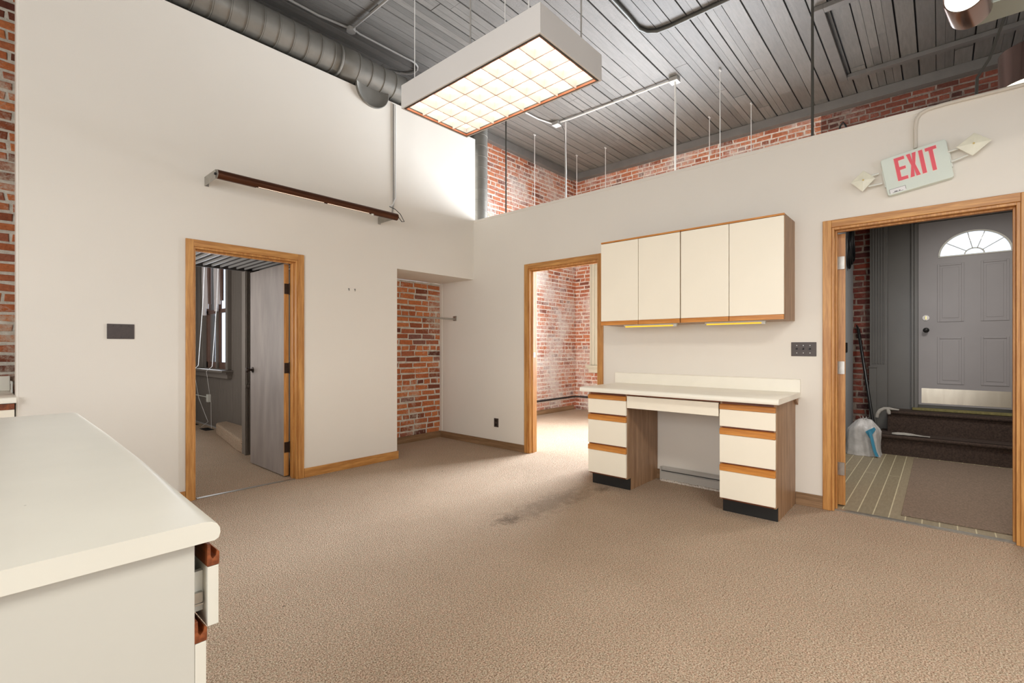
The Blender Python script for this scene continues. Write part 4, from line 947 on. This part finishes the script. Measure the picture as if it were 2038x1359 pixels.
for i in range(7):
    r1, r2 = 0.10+rnd.uniform(-0.02, 0.02), 0.22+rnd.uniform(-0.05, 0.03); yo = 0.800+0.006*i
    cb.tube([(7.25+r1*math.cos(a), yo+0.006*math.sin(2*a+i), 2.56+r2*math.sin(a)-0.02*i) for a in [2*PI*k/28 for k in range(29)]], 0.009, 8)
tag(cb.build('cable_coil', M['black_gloss'], smooth=60), 'coil of black cable hanging high in the vestibule', 'cable')
q = thing('light_switch', 'small black switch on the pale vestibule wall beside the open door', 'light switch', (7.17, 0.855, 1.25))
B(7.10, 7.24, 0.853, 0.860, 1.20, 1.32).build('plate', M['black'], q, bevel=0.002)
B(7.16, 7.18, 0.846, 0.853, 1.245, 1.275).build('toggle', M['black_gloss'], q)

# ------------------------------------------------------------------ room beyond the left doorway
w2 = bpy.data.objects.new('window_2', None); C.objects.link(w2); w2.location = (2.6, 8.5, 0.93); w2['kind'] = 'structure'
WX = 2.58
m = MB()
m.box(WX-0.03, WX, 9.06, 9.10, 0.93, 3.2); m.box(WX-0.055, WX, 9.10, 9.16, 0.93, 3.2); m.box(WX-0.03, WX, 9.16, 9.30, 0.93, 3.2); m.box(WX-0.05, WX, 9.30, 9.34, 0.93, 3.2)
m.box(WX-0.06, WX, 7.80, 7.84, 0.93, 3.2); m.box(WX-0.04, WX, 7.84, 7.95, 0.93, 3.2); m.box(WX-0.05, WX, 7.80, 9.34, 3.1, 3.22)
m.build('casing', M['bead'], w2, bevel=0.003)
m = MB(); m.box(WX-0.16, WX+0.10, 7.72, 9.42, 0.895, 0.925); m.box(WX-0.07, WX, 7.78, 9.36, 0.80, 0.893); m.box(WX-0.10, WX, 7.75, 9.39, 0.865, 0.894); m.build('sill', M['bead'], w2, bevel=0.004)
m = MB()
for a, b_ in ((7.96, 8.02), (8.44, 8.52), (8.98, 9.04)): m.box(WX+0.03, WX+0.07, a, b_, 0.93, 3.1)
for z0, z1 in ((0.93, 1.03), (1.80, 1.86), (3.04, 3.1)): m.box(WX+0.03, WX+0.07, 7.96, 9.04, z0, z1)
m.build('sash', M['red_brown_wood'], w2)
m = MB(); m.box(WX+0.0, WX+0.03, 8.455, 8.505, 0.93, 3.1); m.build('mullion', M['bead'], w2)
B(WX+0.048, WX+0.052, 7.98, 9.02, 1.0, 3.06).build('pane', M['glass'], w2)
for i, (a, z0, yw) in enumerate(((8.93, 1.78, 0.035), (8.80, 1.88, 0.03), (8.68, 1.95, 0.03), (8.37, 1.82, 0.035), (8.25, 1.92, 0.03), (8.12, 1.97, 0.03))):
    q = MB().tube([(WX-0.03, a, z0), (WX-0.035, a, 2.4), (WX-0.03, a, 3.05)], [yw*0.8, yw, yw*0.9], 14).build('curtain_fold', M['curtain'] if i % 3 != 2 else M['red_brown_wood'], smooth=60)
    tag(q, ['rolled pale curtain fold, first from the left at the dim room window', 'rolled pale curtain fold, second from the left at the dim room window', 'dark curtain fold left of the window\'s middle post', 'rolled pale curtain fold just right of the window\'s middle post', 'pale curtain fold near the right side of the dim room window', 'dark curtain fold at the right edge of the dim room window'][i], 'curtain', 'curtain folds at the dim room window')
for (pts, lb) in (([(WX-0.11, 8.60, 3.0), (WX-0.11, 8.75, 1.9), (WX-0.10, 9.00, 0.97), (WX-0.17, 8.98, 0.90), (WX-0.12, 8.9, 0.45), (WX-0.10, 8.65, 0.2), (WX-0.09, 8.55, 0.10), (WX-0.14, 8.70, 0.012)], 'white blind cord hanging over the sill, left of the two'),
                  ([(WX-0.11, 7.98, 3.0), (WX-0.11, 8.10, 1.9), (WX-0.10, 8.33, 0.97), (WX-0.17, 8.35, 0.90), (WX-0.10, 8.38, 0.4), (WX-0.09, 8.40, 0.012)], 'white blind cord hanging over the sill, right of the two')):
    tag(MB().tube(pts, 0.0035, 8).build('blind_cord', M['wire'], smooth=60), lb, 'cord', 'blind cords')
m = MB()
y = 7.31
while y < 7.80: m.box(WX-0.006, WX, y, y+0.030, 0.0, 4.6); y += 0.038
y = 7.80
while y < 9.88: m.box(WX-0.006, WX, y, y+0.030, 0.0, 0.79); y += 0.038
struct(m.build('trim_21', M['bead']))
struct(B(WX-0.012, WX, 7.95, 9.88, 0, 0.02).build('trim_22', M['slat']))
q = thing('wall_outlet', 'white surface-mounted outlet box under the dim room window', 'outlet', (WX, 8.74, 0.45))
B(WX-0.05, WX-0.0065, 8.70, 8.78, 0.39, 0.51).build('box', M['plastic_white'], q, bevel=0.002)
MB().cyl((WX-0.02, 8.78, 0.46), (WX-0.02, 9.85, 0.46), 0.008, 8).build('raceway', M['plastic_white'], q)
for (x, y, lb) in ((2.44, 9.18, 'dark floor vent grille farther from the left doorway'), (2.44, 8.44, 'dark floor vent grille nearer the left doorway')):
    q = thing('floor_vent', lb, 'vent', (x, y, 0), 'floor vents in the dim room')
    m = MB(); m.box(x-0.06, x-0.045, y-0.14, y+0.14, 0, 0.006); m.box(x+0.045, x+0.06, y-0.14, y+0.14, 0, 0.006); m.box(x-0.045, x+0.045, y-0.14, y-0.125, 0, 0.006); m.box(x-0.045, x+0.045, y+0.125, y+0.14, 0, 0.006); m.build('frame', M['black'], q)
    m = MB()
    for i in range(9): m.box(x-0.045, x+0.045, y-0.115+0.027*i, y-0.105+0.027*i, 0, 0.005)
    m.build('slats', M['black'], q)
pf = struct(MB().prism([(2.575, 8.0), (2.40, 7.9), (2.16, 6.35), (2.16, 6.21), (2.575, 6.21)], 'z', 0, 0.16).build('trim_23', M['carpet'], keep=True, bevel=0.02))
m = MB(); m.box(2.150, 2.235, 6.068, 6.098, 0.0, 2.155)
for i in range(3): m.box(2.162+0.024*i, 2.174+0.024*i, 6.060, 6.068, 0.83, 2.15)
m.box(2.146, 2.24, 6.056, 6.068, 0.79, 0.825); m.box(2.148, 2.238, 6.062, 6.068, 0.0, 0.03)
for i in range(3): m.box(2.165+0.026*i, 2.175+0.026*i, 6.062, 6.068, 0.03, 0.79)
struct(m.build('trim_24', M['bead'], bevel=0.002))
